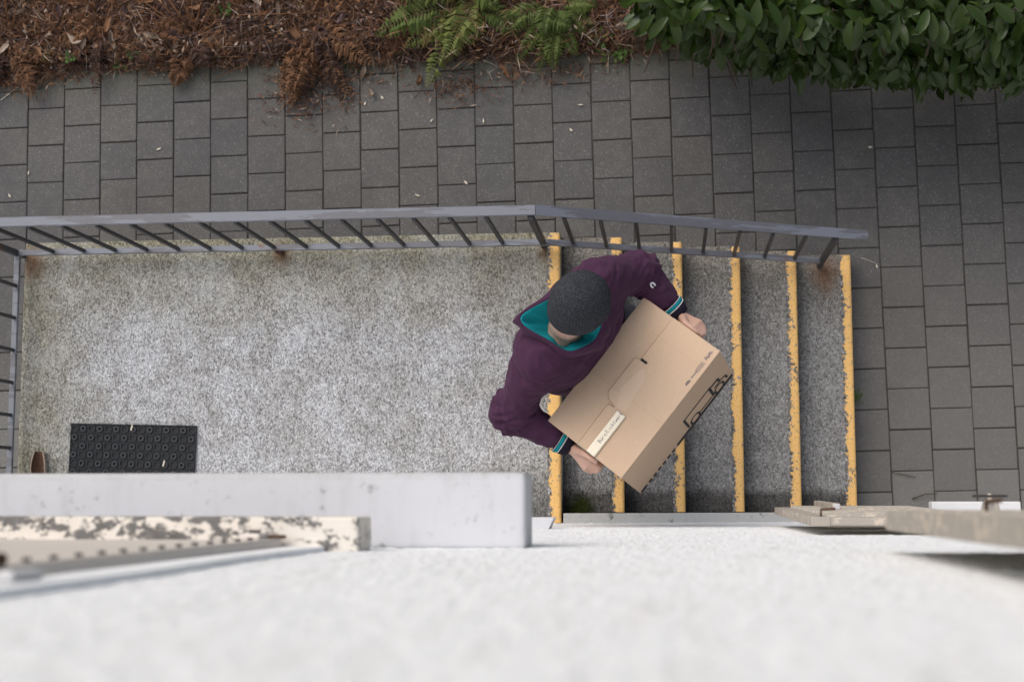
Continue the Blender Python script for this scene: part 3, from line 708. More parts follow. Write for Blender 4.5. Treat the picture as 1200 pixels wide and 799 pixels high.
# --- body
B = SDF((-.26, .12, .52), (.70, 1.06, 2.46), .0052)
B.cone(pel - lf * .08, pel + lf * .08, .105, .105, .05).cone(pel + up * .18 - lf * .06, pel + up * .18 + lf * .06, .10, .10, .08)
B.cone(nb - up * .2 - lf * .07, nb - up * .2 + lf * .07, .105, .105, .08).cone(nb - up * .06 - lf * .12, nb - up * .06 + lf * .12, .065, .065, .06)
for sh_, el_, wr_ in ((shL, elL, wrL), (shR, elR, wrR)):
    B.cone(sh_ - up * .02, el_, .052, .042, .03).cone(el_, wr_, .042, .028, .02)
for h_, k_, a_ in ((hipL, knL, anL), (hipR, knR, anR)):
    B.cone(h_, k_, .08, .052, .04).cone(k_, a_, .053, .036, .02).cone(a_ - up * .015, a_ - up * .045 + fw * .07, .032, .024, .02)
B.cone(nb - up * .02, hp(-.035, 0, -.075), .062, .056, .03)
# head
B.ell(hp(-.010, 0, .012), (.094, .074, .090), HA, .02).ell(hp(.02, 0, -.052), (.066, .058, .07), HA, .03)
B.cone(hp(.062, 0, -.098), hp(.066, 0, -.098), .024, .022, .02)                      # chin
B.cone(hp(.080, 0, .0), hp(.098, 0, -.036), .008, .013, .01)                         # nose
B.cone(hp(.078, -.032, .014), hp(.078, .032, .014), .012, .012, .014)                # brow
B.cone(hp(.084, -.02, -.068), hp(.084, .02, -.068), .007, .007, .008)                # lips
for s_ in (-1, 1):
    B.ell(hp(-.008, s_ * .074, -.034), (.017, .007, .028), HA, .006)
    B.ell(hp(.090, s_ * .031, -.006), (.012, .014, .009), HA, .006, True)
# hands: wrist -> palm -> fingers hooked through the hand holes
def hand(wr, sgn):
    u0 = sgn * (hl + .020)
    side = lambda u_, v_, w_: bw(u0 + sgn * u_, -v_, w_)      # u_: away from the panel, v_: away from the body, w_: up
    wrp = wr
    k1 = [side(.000 + .0118 * i, .030 - .003 * i, -.058 - .0125 * i) for i in range(4)]         # knuckles, index first (uppermost)
    pc = [wrp * .5 + k_ * .5 for k_ in k1]
    for i in range(4):
        B.cone(wrp, pc[i], .0205, .0125, .008).cone(pc[i], k1[i], .0125, .0108, .003)
    B.cone(pc[0], pc[3], .0125, .0115, .004)
    for i in range(4):
        ln = (.0, .007, .003, -.010)[i]
        m1 = side(-.003 + .0112 * i, .066 - .004 * i + ln, -.066 - .0125 * i); m2 = side(-.024, .052 + .003 * i + ln, -.080 - .008 * i); m3 = side(-.050, .028 + .004 * i, -.084 - .005 * i)
        B.cone(k1[i], m1, .0104, .0090, .0015).cone(m1, m2, .0090, .0086, .002).cone(m2, m3, .0086, .0074, .002)
        B.cone(k1[i] + up * .002, k1[i] + up * .003, .0112, .0112, .002)
    tb = wrp * .72 + k1[0] * .28 + up * .010; t1 = side(-.006, -.002, -.034); t2 = side(-.0085, .034, -.027); t3 = side(-.009, .058, -.031)
    B.cone(tb, t1, .0165, .0122, .008).cone(t1, t2, .0122, .0102, .003).cone(t2, t3, .0102, .0084, .002)
hand(wrL, 1); hand(wrR, -1)
t = Mt('skin', .5, .4); n = t.noise(40, 4, .6, t.geo()); t.col(t.mix(n, (.45, .275, .21), (.55, .355, .285))); t.b.inputs['Subsurface Weight'].default_value = .08; t.b.inputs['Subsurface Radius'].default_value = (.012, .005, .003)
t.bump(t.noise(220, 3, .6, t.geo()), .2, .001); M['skin'] = t.m
bme = B.mesh('body'); smooth_mesh(bme, 2)
person = link('person', bme, mat=M['skin'], label='person in purple hoodie and dark knit cap carrying a cardboard box down the steps', cat='person')
simple('eye_white', (.7, .68, .65), .25, .5); simple('iris', (.06, .04, .03), .2, .5); simple('hair_brown', (.035, .022, .015), .7, .3)
for s_ in (-1, 1):
    def ball(c_, r, nm, m):
        bm = bmesh.new(); bmesh.ops.create_uvsphere(bm, u_segments=14, v_segments=10, radius=r); me = bpy.data.meshes.new(nm); bm.to_mesh(me); bm.free()
        me.polygons.foreach_set('use_smooth', [True] * len(me.polygons)); return link(nm, me, mat=M[m], parent=person, loc=c_)
    ball(hp(.078, s_ * .031, -.006), .0125, 'eyeball', 'eye_white'); ball(hp(.0865, s_ * .031, -.007), .006, 'iris', 'iris')
    link('eyebrow', MB().tube([hp(.092, s_ * .018, .014), hp(.089, s_ * .034, .018), hp(.078, s_ * .05, .013)], [.003, .004, .002], 6).mesh('eyebrow', smooth=True), mat=M['hair_brown'], parent=person)
# hair line under the cap at the nape
Hh = SDF(hc - .17, hc + .17, .0055); Hh.ell(hp(-.014, 0, .008), (.097, .0765, .088), HA, .005); Hh.ell(hp(-.045, 0, -.045), (.062, .058, .055), HA, .02)
zc = np.stack(np.meshgrid(*[Hh.lo[k] + Hh.h * np.arange(Hh.n[k]) for k in range(3)], indexing='ij'), -1) - hc
Hh.F = np.maximum(Hh.F, (zc @ hf) + .0 + .25 * (zc @ hu)); Hh.F = np.maximum(Hh.F, -.072 - (zc @ hu))
hm = Hh.mesh('hair'); smooth_mesh(hm, 2); link('hair', hm, mat=M['hair_brown'], parent=person)

# --- trousers and shoes
t = Mt('dark_trousers', .85, .2); n = t.noise(200, 3, .6, t.geo()); t.col(t.mix(n, (.018, .019, .026), (.03, .031, .040))).bump(n, .2, .001); M['dark_trousers'] = t.m
Tz = SDF((-.2, .3, .55), (.62, 1.05, 1.75), .008)
Tz.cone(pel - lf * .085, pel + lf * .085, .128, .128, .05)
for h_, k_, a_ in ((hipL, knL, anL), (hipR, knR, anR)):
    Tz.cone(h_, k_, .098, .074, .05).cone(k_, a_ + up * .0, .073, .060, .03)
tm = Tz.mesh('trousers'); smooth_mesh(tm, 2)
for v_ in tm.vertices: v_.co += v_.normal * (.006 * noise.noise(v_.co * 14) + .004 * noise.noise(v_.co * 30))
link('trousers', tm, mat=M['dark_trousers'], parent=person)
simple('shoe_leather', (.03, .028, .027), .6, .4, 30, .2); simple('shoe_sole', (.25, .24, .22), .8, .2)
for a_, fx in ((anL, A3(.93, -.36, 0)), (anR, A3(.88, -.47, 0))):
    zs = a_[2] - .085; Ss = SDF(a_ - A3(.2, .22, .12), a_ + A3(.26, .22, .08), .006)
    c0 = A3(a_[0], a_[1], zs)
    Ss.cone(c0 - fx * .055 + up * .045, c0 + fx * .03 + up * .05, .042, .045, .02).cone(c0 + fx * .03 + up * .05, c0 + fx * .15 + up * .035, .045, .034, .03).cone(c0 - fx * .03 + up * .06, c0 + up * .1, .044, .046, .02)
    zz = Ss.lo[2] + Ss.h * np.arange(Ss.n[2]); Ss.F = np.maximum(Ss.F, (zs + .012 - zz)[None, None, :])
    s1 = link('shoe', Ss.mesh('shoe'), mat=M['shoe_leather'], parent=person)
    pf = np.cross(up, fx); poly = []
    for k in range(20):
        a = 2 * math.pi * k / 20; q = c0 + fx * (.045 + .135 * math.cos(a)) + pf * (.047 * math.sin(a) * (1 + .12 * math.cos(a))); poly.append((q[0], q[1]))
    link('sole', MB().prism(poly, zs + .0025, zs + .0205).mesh('sole', .003), mat=M['shoe_sole'], parent=s1)

# --- hoodie
t = Mt('purple_fleece', .95, .12); n = t.noise(180, 4, .7, t.geo()); n2 = t.noise(6, 4, .6, t.geo())
c = t.mix(n2, (.046, .0175, .041), (.062, .026, .056)); c = t.mix(t.ramp(n, [(.5, 0), (.8, .3)]), c, (.08, .04, .07))
t.col(c).bump(n, .4, .0015); t.b.inputs['Sheen Weight'].default_value = .08; t.b.inputs['Sheen Roughness'].default_value = .5; t.b.inputs['Sheen Tint'].default_value = (.6, .45, .55, 1); M['purple_fleece'] = t.m
t = Mt('teal_lining', .9, .15); n = t.noise(150, 4, .7, t.geo()); t.col(t.mix(n, (.003, .17, .21), (.010, .28, .32))).bump(n, .3, .001); M['teal_lining'] = t.m
t = Mt('navy_rib', .9, .15); t.col((.016, .013, .024)); M['navy_rib'] = t.m
t = Mt('stripe_white', .9, .15); t.col((.62, .64, .66)); M['stripe_white'] = t.m
Hd = SDF((-.36, .06, 1.4), (.66, 1.16, 2.26), .0062)
Hd.cone(pel - up * .02 - lf * .09, pel - up * .02 + lf * .09, .138, .138, .04)
Hd.cone(pel + up * .17 - lf * .085 + fw * .005, pel + up * .17 + lf * .085 + fw * .005, .138, .138, .09)
Hd.cone(nb - up * .17 - lf * .095, nb - up * .17 + lf * .095, .142, .142, .09)
Hd.cone(nb - up * .06 - lf * .145, nb - up * .06 + lf * .145, .083, .083, .06)
Hd.cone(nb - up * .06 - lf * .06, nb - up * .06 + lf * .06, .085, .085, .06)
for sh_, el_, wr_ in ((shL, elL, wrL), (shR, elR, wrR)):
    ce = wr_ + (el_ - wr_) / np.linalg.norm(el_ - wr_) * .085
    Hd.cone(sh_ - up * .03, el_, .080, .064, .05).cone(el_, ce, .064, .050, .02)
Hd.cone(nb - up * .02, nb + up * .14 + fw * .02, .092, .12, .01, True)
hm = Hd.mesh('hoodie'); smooth_mesh(hm, 3)
co = np.empty(len(hm.vertices) * 3); hm.vertices.foreach_get('co', co); co = co.reshape(-1, 3)
nr = np.empty(len(hm.vertices) * 3); hm.vertices.foreach_get('normal', nr); nr = nr.reshape(-1, 3)
bones = [(shL, elL), (elL, wrL), (shR, elR), (elR, wrR)]
amp = np.zeros(len(co)); disp = np.zeros(len(co))
for bi, (a, b) in enumerate(bones):
    ab = b - a; Ln = np.linalg.norm(ab); tt = ((co - a) @ ab) / Ln ** 2; tc = np.clip(tt, 0, 1)
    dd = np.linalg.norm(co - a - tc[:, None] * ab, axis=1)
    wgt = np.clip((.12 - dd) / .05, 0, 1)
    elb = np.exp(-((tc - (1 if bi % 2 == 0 else 0)) * Ln / .07) ** 2) + .55 * (np.exp(-((tc - 1) * Ln / .07) ** 2) if bi % 2 else .55 * np.exp(-(tc * Ln / .08) ** 2)) + .18
    e1 = np.cross(ab / Ln, [.3, .2, .93]); e1 /= np.linalg.norm(e1); e2 = np.cross(ab / Ln, e1); rel = co - a
    an = np.arctan2(rel @ e2, rel @ e1)
    for i in np.nonzero(wgt > 0)[0]:
        s_ = tt[i] * Ln; ca, sa = math.cos(an[i]), math.sin(an[i])
        f1 = noise.noise((s_ * 30 + 1.6 * ca + bi * 9, ca * 1.1, sa * 1.1)); f2 = noise.noise((s_ * 55 + 2.2 * sa, ca * 1.6 + bi * 5, sa * 1.6))
        if bi % 2 == 0: disp[i] -= wgt[i] * .0045 * math.exp(-((s_ - .055 - .012 * ca) / .0065) ** 2)
        disp[i] += wgt[i] * elb[i] * ((1 - abs(f1) * 2.4) * .0105 + f2 * .004)
for i in range(len(co)):
    p_ = Vector(co[i]); disp[i] += .005 * noise.noise(p_ * 9) + .0065 * (1 - 2.4 * abs(noise.noise((p_.x * 13 + p_.z * 7, p_.y * 13, p_.z * 20))))
    if co[i][2] < 1.62: disp[i] += .004 * math.sin(math.atan2(co[i][1] - pel[1], co[i][0] - pel[0]) * 60) * (1 if co[i][2] < 1.50 else 0)
hm.vertices.foreach_set('co', (co + nr * disp[:, None]).ravel()); hm.update()
smooth_mesh(hm, 1, .4)
hoodie = link('hoodie', hm, mat=M['purple_fleece'], parent=person, label='dark purple hooded sweatshirt with teal hood lining')
# cuffs: band by band along the forearm end
for wr_, el_ in ((wrL, elL), (wrR, elR)):
    ax = (wr_ - el_) / np.linalg.norm(wr_ - el_); base = wr_ - ax * .046
    prof = [(0, .0535, .002, 'stripe_white'), (.0035, .053, .0135, 'teal_lining'), (.018, .052, .0035, 'stripe_white'), (.0225, .049, .034, 'navy_rib')]
    cu = empty('cuff', parent=hoodie)
    for off, r, ln, m in prof:
        r0 = r; r1 = r - ln * .25 if m != 'navy_rib' else .040
        p0 = base + ax * off; p1 = base + ax * (off + ln)
        V = []; F = []; n_ = 40
        e1 = np.cross(ax, [.3, .2, .93]); e1 /= np.linalg.norm(e1); e2 = np.cross(ax, e1)
        for (pp, rr) in ((p0, r0 - .004), (p0 + ax * .0008, r0), ((p0 + p1) / 2, (r0 + r1) / 2 + .001), (p1 - ax * .0008, r1), (p1, r1 - .005)):
            for k in range(n_):
                a = 2 * math.pi * k / n_; rk = rr * (1 + (.02 * math.cos(k * math.pi) if m == 'navy_rib' else .012 * noise.noise((k * .4, 0, 1))))
                V.append(pp + (e1 * math.cos(a) + e2 * math.sin(a)) * rk)
        for j in range(4):
            for k in range(n_): F.append((j * n_ + k, j * n_ + (k + 1) % n_, (j + 1) * n_ + (k + 1) % n_, (j + 1) * n_ + k))
        link({'stripe_white': 'white_stripe', 'teal_lining': 'teal_band', 'navy_rib': 'ribbed_cuff'}[m], pydata('band', V, F, True), mat=M[m], parent=cu)
# small white sleeve emblem (open ring) on the left forearm
ax = (wrL - elL) / np.linalg.norm(wrL - elL); n_out = A3(-.35, .35, .87); n_out -= ax * (n_out @ ax); n_out /= np.linalg.norm(n_out); sd = np.cross(n_out, ax)
ec = elL + ax * .062 + n_out * .068
link('sleeve_emblem', MB().tube([ec + ax * .010 * math.cos(a) + sd * .007 * math.sin(a) for a in [.7 + 4.9 * k / 10 for k in range(11)]], .0034, 6).mesh('emblem', smooth=True), mat=M['stripe_white'], parent=hoodie)
# hood: open bag behind the neck, purple outside, teal inside
rim = [(.232, .628), (.195, .596), (.128, .574), (.055, .612), (-.028, .664), (-.045, .698), (-.012, .726), (.052, .760), (.125, .790), (.2, .79), (.245, .745), (.252, .68)]
def crs(pts, n):
    out_ = []; m_ = len(pts)
    for i in range(m_):
        p0, p1, p2, p3 = [np.array(pts[(i + k) % m_], float) for k in (-1, 0, 1, 2)]
        for j in range(n):
            u_ = j / n; out_.append(.5 * ((2 * p1) + (p2 - p0) * u_ + (2 * p0 - 5 * p1 + 4 * p2 - p3) * u_ ** 2 + (3 * p1 - p0 - 3 * p2 + p3) * u_ ** 3))
    return np.array(out_)
RM = crs(rim, 8); cen = A3(.108, .685)
nR = len(RM); dirs = RM - cen; dl = np.linalg.norm(dirs, axis=1)[:, None]; dirs /= dl
bk = np.clip(-(dirs @ fw[:2]), -1, 1)                       # 1 at the back of the neck
rz = 2.118 + .040 * (bk + 1) / 2 + np.array([.006 * noise.noise((RM[i][0] * 22, RM[i][1] * 22, 0)) for i in range(nR)])
def ringz(off, z): return np.concatenate([RM + dirs * off, (z if np.ndim(z) else np.full(nR, z))[:, None]], 1)
def loft(rings, name):
    V = np.concatenate(rings); F = []
    for j in range(len(rings) - 1):
        for k in range(nR): F.append((j * nR + k, j * nR + (k + 1) % nR, (j + 1) * nR + (k + 1) % nR, (j + 1) * nR + k))
    return pydata(name, V, F, True)
wv = np.array([noise.noise((math.cos(2 * math.pi * k / nR) * 2.2, math.sin(2 * math.pi * k / nR) * 2.2, 3)) for k in range(nR)])[:, None]
def ringo(off, z, wob=0): 
    r_ = ringz(0, z); r_[:, :2] += dirs * (off + wob * wv); return r_
hood = link('hood', loft([ringo(-.015, rz - .16), ringo(.012, rz - .11, .02), ringo(.022, rz - .065, .025), ringo(.016, rz - .025, .012), ringo(.006, rz - .004), ringo(.0, rz + .001), ringo(-.006, rz - .003)], 'hood'), mat=M['purple_fleece'], parent=hoodie)
def ringin(f_, z, wob=0):      # inner rings shrink towards the neck
    r_ = ringz(0, z); tgt = A3(.118, .672) + dirs * .060; r_[:, :2] = RM * (1 - f_) + tgt * f_ + dirs * (wob * wv - .006); return r_
link('hood_lining', loft([ringin(0, rz - .0025), ringin(.03, rz + .0005), ringin(.09, rz - .008, .008), ringin(.25, rz - .03, .03), ringin(.5, rz - .052, .035), ringin(.8, rz - .072, .015), ringin(1.1, rz - .10)], 'hood_lining'), mat=M['teal_lining'], parent=hood)
# --- knit cap
t = Mt('charcoal_knit', .95, .1); uvs = t.sep(t.tc.outputs['UV']); P = t.geo()
wob = t.math('MULTIPLY', t.noise(60, 2, .5, P), .006)
rib = t.math('SINE', t.math('MULTIPLY', t.math('ADD', uvs[0], wob), 2 * math.pi * 58)); row = t.math('SINE', t.math('MULTIPLY', t.math('ADD', uvs[1], wob), 2 * math.pi * 30))
hgt = t.math('ADD', t.math('MULTIPLY', rib, .3), t.math('MULTIPLY', row, .3)); fz = t.noise(240, 3, .75, P)
c = t.mix(t.ramp(t.math('MULTIPLY_ADD', hgt, .5, .5), [(.1, 0), (.9, 1)]), (.017, .018, .021), (.036, .038, .043)); c = t.mix(t.ramp(fz, [(.50, 0), (.66, .75)]), c, (.095, .104, .128))
t.col(c).bump(t.math('ADD', t.math('MULTIPLY', hgt, .6), fz), .6, .003); M['charcoal_knit'] = t.m
V = []; F = []; uv = []; n_ = 96; rings = []
for j in range(27):
    v_ = j / 26
    if v_ < .12: zc_, rr = -.036 + v_ / .12 * .030, 1.0 + .018 * math.sin(v_ / .12 * math.pi)      # turned-up rim
    else:
        q = (v_ - .12) / .88; a = q * math.pi / 2; zc_ = -.006 + .122 * math.sin(a); rr = math.cos(a) ** .86 * .995 + (.0 if q < 1 else 0)
    rings.append((zc_, max(rr, .004), v_))
for (zc_, rr, v_) in rings:
    for k in range(n_):
        a = 2 * math.pi * k / n_
        rib_ = 1 + .006 * math.sin(a * 8 + 3 * v_) * (v_ > .1) * (1 - v_) + .010 * noise.noise((math.cos(a) * 2, math.sin(a) * 2, v_ * 3))
        f_ = -.012 + .110 * rr * rib_ * math.cos(a); s_ = 0.101 * rr * rib_ * math.sin(a)
        z_ = zc_ + (.016 * math.cos(a) - .010) * (1 - min(1, v_ / .5)) + .020 * max(0, -math.cos(a)) * v_ * (1 - v_)
        V.append(hp(f_, s_, z_)); uv.append((k / n_, v_))
for j in range(len(rings) - 1):
    for k in range(n_): F.append((j * n_ + k, j * n_ + (k + 1) % n_, (j + 1) * n_ + (k + 1) % n_, (j + 1) * n_ + k))
F.append(tuple((len(rings) - 1) * n_ + k for k in range(n_)))
cm = pydata('knit_cap', V, F, True); ul = cm.uv_layers.new(name='UVMap')
for pl in cm.polygons:
    us = [uv[cm.loops[li].vertex_index] for li in pl.loop_indices]; wrap = max(q[0] for q in us) - min(q[0] for q in us) > .5
    for li, q in zip(pl.loop_indices, us): ul.data[li].uv = (q[0] + (1 if wrap and q[0] < .5 else 0), q[1])
cap = link('knit_cap', cm, mat=M['charcoal_knit'], parent=person)
so = cap.modifiers.new('thick', 'SOLIDIFY'); so.thickness = .006; so.offset = -1
#PLANTS
# ------------------------------------------------------------------ LAUREL HEDGE
def leaf_mesh(name, n=5, fold=.16, curl=.25, wid=.21, side=0.):
    V = []; F = []
    for j in range(n + 1):
        v_ = j / n; w_ = wid * max(.0, math.sin(math.pi * min(1, v_ ** 1.25 * .95 + .035)) ** .6)
        z = -curl * v_ * v_; x0 = side * math.sin(v_ * 2.2)
        V += [(x0 - w_, v_, z + fold * w_), (x0, v_, z), (x0 + w_, v_, z + fold * w_)]
    for j in range(n):
        for i in range(2): F.append((j * 3 + i, j * 3 + i + 1, (j + 1) * 3 + i + 1, (j + 1) * 3 + i))
    return pydata(name, V, F, True)
shapes = [leaf_mesh('leaf', 5, .35, .20, .20), leaf_mesh('leaf', 5, .5, .35, .18, .05), leaf_mesh('leaf', 5, .25, .1, .23, -.05), leaf_mesh('leaf', 5, .6, .45, .19, .03)]
tones = ['laurel_dark', 'laurel_mid', 'laurel_bright', 'laurel_yellow']
lm = {}
for i, s_ in enumerate(shapes):
    for tn in tones:
        me = s_.copy(); me.materials.append(M[tn]); lm[i, tn] = me
hedge = empty('laurel_hedge', (1.6, 2.5, 0), label='dense dark green laurel hedge overhanging the pavement at upper right', cat='hedge')
ex, ey = [.30, .42, .83, 1.06, 1.32, 1.81, 2.07, 3.4], [2.54, 2.40, 2.23, 2.195, 2.15, 2.11, 2.09, 2.07]
def front(x, z):
    y = np.interp(x, ex, ey) + .07 * noise.noise((x * 4, z * 4, 1.)) + .05 * noise.noise((x * 9, z * 9, 4.))
    return y + (.22 * abs(z - .7) ** 1.2 if z < .7 else .10 * (z - .7) ** 1.3) - .12
leaves = []
for k in range(5200):
    x = .34 + 2.9 * random.random(); z = .12 + .95 * random.random() ** .9
    dp = random.expovariate(1 / .14)
    if dp > .5: continue
    y = front(x, z) + dp
    if x < .52 and random.random() < .35: continue
    out = Vector((random.gauss(0, .45) - (.8 if x < .45 else 0), -1, random.gauss(.15, .4))).normalized()
    tip = Vector((random.gauss(0, .6) - (.3 if x < .45 else 0), -.6 + random.gauss(0, .4), -.5 + random.gauss(0, .5))).normalized()
    nrm = (Vector((random.gauss(0, .6), -.35 + random.gauss(0, .5), .8))).normalized()
    sx = tip.cross(nrm).normalized(); nz = sx.cross(tip)
    ln = .045 + .10 * random.betavariate(2.2, 2)
    R3 = Matrix((sx, tip, nz)).transposed()
    q = random.random(); tn = 'laurel_dark' if q < .5 else 'laurel_mid' if q < .935 else 'laurel_bright' if q < .975 else 'laurel_yellow'
    leaves.append((dp, Vector((x, y, z)), R3, ln, random.randrange(4), tn))
for k in range(900):         # top sheet of the hedge, closing it from above
    x = .4 + 2.8 * random.random(); y = 2.1 + 1.0 * random.random(); z = 1.02 + .12 * noise.noise((x * 4, y * 4, 0)) + .1 * random.random()
    tip = Vector((random.gauss(0, .6), random.gauss(-.4, .5), -.2)).normalized(); nrm = Vector((random.gauss(0, .3), random.gauss(0, .3), 1)); sx = tip.cross(nrm).normalized()
    leaves.append((9, Vector((x, y, z)), Matrix((sx, tip, sx.cross(tip))).transposed(), .12, random.randrange(4), 'laurel_mid' if k % 3 == 0 else 'laurel_dark'))
inv = Matrix.Translation(-hedge.location)
cand = sorted([l for l in leaves if l[0] < 9 and l[1].x < 2.12 and .1 < l[1].z < 1.15], key=lambda l: l[0] - .06 * l[1].z)
chosen = set(id(l) for l in cand[:298])
mass = {tn: ([], []) for tn in tones}
arr = {i: (np.array([v_.co[:] for v_ in s_.vertices]), np.array([p_.vertices[:] for p_ in s_.polygons])) for i, s_ in enumerate(shapes)}
for l in leaves:
    dp, pos, R3, ln, si, tn = l
    if id(l) in chosen:
        o = bpy.data.objects.new('leaf', lm[si, tn]); COL.objects.link(o); o.parent = hedge; o.matrix_parent_inverse = inv
        o.matrix_local = inv @ (Matrix.Translation(pos) @ R3.to_4x4() @ Matrix.Scale(ln, 4)) if False else Matrix.Translation(pos) @ R3.to_4x4() @ Matrix.Scale(ln, 4)
    else:
        v0, f0 = arr[si]; V_, F_ = mass[tn]; off = sum(len(a) for a in V_)
        V_.append(v0 * ln @ np.array(R3).T + np.array(pos)); F_.append(f0 + off)
def np_mesh(name, V, F, smooth=True):
    me = bpy.data.meshes.new(name); me.vertices.add(len(V)); me.vertices.foreach_set('co', np.asarray(V, np.float32).ravel())
    n_ = F.shape[1]; me.loops.add(F.size); me.loops.foreach_set('vertex_index', F.ravel().astype(np.int32)); me.polygons.add(len(F)); me.polygons.foreach_set('loop_start', np.arange(len(F)) * n_)
    if smooth: me.polygons.foreach_set('use_smooth', [True] * len(F))
    me.update(calc_edges=True); return me
Vm = []; Fm = []; mi = []; off = 0
for ti, tn in enumerate(tones):
    V_, F_ = mass[tn]
    if not V_: continue
    V_ = np.concatenate(V_); F_ = np.concatenate(F_); Vm.append(V_); Fm.append(F_ + off); off += len(V_); mi += [ti] * len(F_)
me = np_mesh('foliage_mass', np.concatenate(Vm), np.concatenate(Fm)); me.polygons.foreach_set('material_index', mi)
fo = link('foliage_mass', me, parent=hedge, mat=[M[t_] for t_ in tones], kind='stuff'); fo.matrix_parent_inverse = inv
for k in range(9):          # stems and branches inside
    x = .6 + .3 * k; y = 2.5 + .1 * math.sin(k * 3); mb = MB()
    mb.tube([(x, y, -.05), (x + .03, y - .02, .5), (x - .02, y - .03, .75), (x, y, 1.0)], [.022, .018, .012, .006], 7)
    for q in range(7):
        z = .15 + q * .11; a = random.uniform(-1, 1); mb.tube([(x, y, z), (x + a * .2, y - .25, z + .1), (x + a * .3, y - .46, z + .12)], [.008, .006, .003], 5)
    o = link('branch', mb.mesh('branch', smooth=True), parent=hedge, mat=M['bark']); o.matrix_parent_inverse = inv

# ------------------------------------------------------------------ FERNS, LITTER, WEEDS
def frond(base, tip, arch, wid, n=20, droop=.3, seed=0, lean=0., curlp=.0, narrow=.16):
    """one fern frond: arched stalk with tapering leaflets on both sides"""
    base, tip = Vector(base), Vector(tip); mb = MB(); rnd = random.Random(seed)
    mid = (base + tip) / 2 + Vector((0, 0, arch)) + Vector((rnd.uniform(-1, 1), rnd.uniform(-1, 1), 0)) * .05
    P_ = [base * (1 - u_) ** 2 + mid * 2 * u_ * (1 - u_) + tip * u_ * u_ for u_ in [k / 12 for k in range(13)]]
    mb.tube(P_, [.0035 * (1 - .75 * k / 12) for k in range(13)], 4)
    for k in range(n):
        u_ = .16 + .84 * k / n; p_ = base * (1 - u_) ** 2 + mid * 2 * u_ * (1 - u_) + tip * u_ * u_
        tg = ((mid - base) * (1 - u_) + (tip - mid) * u_).normalized(); sd = tg.cross(Vector((lean, 0, 1))).normalized(); nn = sd.cross(tg)
        ln = wid * math.sin(math.pi * (u_ * .82 + .17)) ** .8
        for s_ in (-1, 1):
            if rnd.random() < .06: continue
            dr = (sd * s_ + tg * rnd.uniform(.25, .5)).normalized(); l2 = ln * rnd.uniform(.8, 1.1); w_ = l2 * narrow + .002
            a = p_; m1 = p_ + dr * l2 * .45 + nn * (rnd.uniform(-.02, .06) * l2 + curlp * rnd.uniform(-1, 1) * l2); e = p_ + dr * l2 - nn * l2 * (droop + rnd.uniform(-.1, .1) + curlp * rnd.uniform(-.5, 1))
            mb.add([a, m1 - tg * w_, m1 + nn * w_ * .5, m1 + tg * w_, e], [(0, 1, 2), (0, 2, 3), (1, 4, 2), (2, 4, 3)])
    me = pydata('frond', mb.v, mb.f, False); return me
def fern(name, base, tips, label, mat_, wid, arch, cat='fern', group=None, narrow=.16, curlp=0., n=20, stalks=0, lean=0., hb=.06):
    r = empty(name, (base[0], base[1], .02), label=label, cat=cat, group=group); iv = Matrix.Translation((-base[0], -base[1], -.02))
    for k, tp in enumerate(tips):
        m_ = mat_ if isinstance(mat_, str) else mat_[k % len(mat_)]
        o = link('frond', frond((base[0] + random.uniform(-.03, .03), base[1] + random.uniform(-.03, .03), hb), tp, arch * random.uniform(.7, 1.3), wid * random.uniform(.8, 1.15), n, .3, k + int(base[0] * 100), lean, curlp, narrow), parent=r, mat=M[m_]); o.matrix_parent_inverse = iv
    for k in range(stalks):
        a = math.pi * (.1 + .8 * random.random()); q = Vector((base[0] + math.cos(a) * random.uniform(.12, .3), base[1] + math.sin(a) * random.uniform(.1, .28), random.uniform(.12, .3)))
        o = link('stalk', MB().tube([(base[0] + random.uniform(-.02, .02), base[1], .03), q * .5 + Vector((base[0], base[1], .06)) * .5, q], [.004, .0035, .002], 5).mesh('stalk', smooth=True), parent=r, mat=M['stem_brown']); o.matrix_parent_inverse = iv
    return r
fern('green_fern', (-.47, 2.62), [(-.74, 2.15, .06), (-.64, 2.28, .13), (-1.0, 2.42, .12), (-.95, 2.62, .2), (-.80, 2.80, .25), (-.25, 2.40, .12), (-.5, 2.36, .1), (-.55, 2.95, .25), (-.2, 2.85, .25), (-.68, 2.40, .12), (-.86, 2.36, .1), (-.35, 2.5, .2), (-.72, 2.66, .22)],
     'light green fern with a long frond drooping onto the pavers', ['fern_green', 'fern_green', 'fern_dark'], .095, .15, n=24, narrow=.15, curlp=.28)
fern('green_fern', (-.06, 2.56), [(-.28, 2.26, .07), (-.17, 2.20, .05), (-.08, 2.22, .07), (.04, 2.29, .08), (.12, 2.36, .08), (-.33, 2.40, .12), (.14, 2.52, .15), (-.25, 2.68, .2), (.05, 2.78, .2), (-.12, 2.36, .16), (.02, 2.42, .17)],
     'darker green bushy fern between the light fern and the hedge', 'fern_dark', .075, .15, n=30, narrow=.10, curlp=.15)
def fan(bx_, by_, n, r0, r1, a0, a1, z=.05): return [(bx_ + math.cos(a) * r, by_ + math.sin(a) * r * .85, max(.025, z + random.uniform(-.02, .05))) for a, r in [(a0 + (a1 - a0) * (k + random.uniform(-.4, .4)) / max(1, n - 1), random.uniform(r0, r1)) for k in range(n)]]
DG = 'withered brown ferns along the pavement edge'
fern('dead_fern', (-1.33, 2.52), [(-1.52, 2.10, .03), (-1.46, 2.07, .03), (-1.40, 2.10, .03), (-1.47, 2.18, .04), (-1.36, 2.16, .04), (-1.20, 2.12, .03), (-1.14, 2.13, .03), (-1.28, 2.22, .05)] + fan(-1.33, 2.52, 9, .2, .5, -2.6, 1.2), 'withered brown fern spilling a tongue of fronds over the pavers', ['fern_dead', 'fern_dead', 'fern_dead_dark'], .075, .08, group=DG, curlp=.5, n=22, stalks=4)
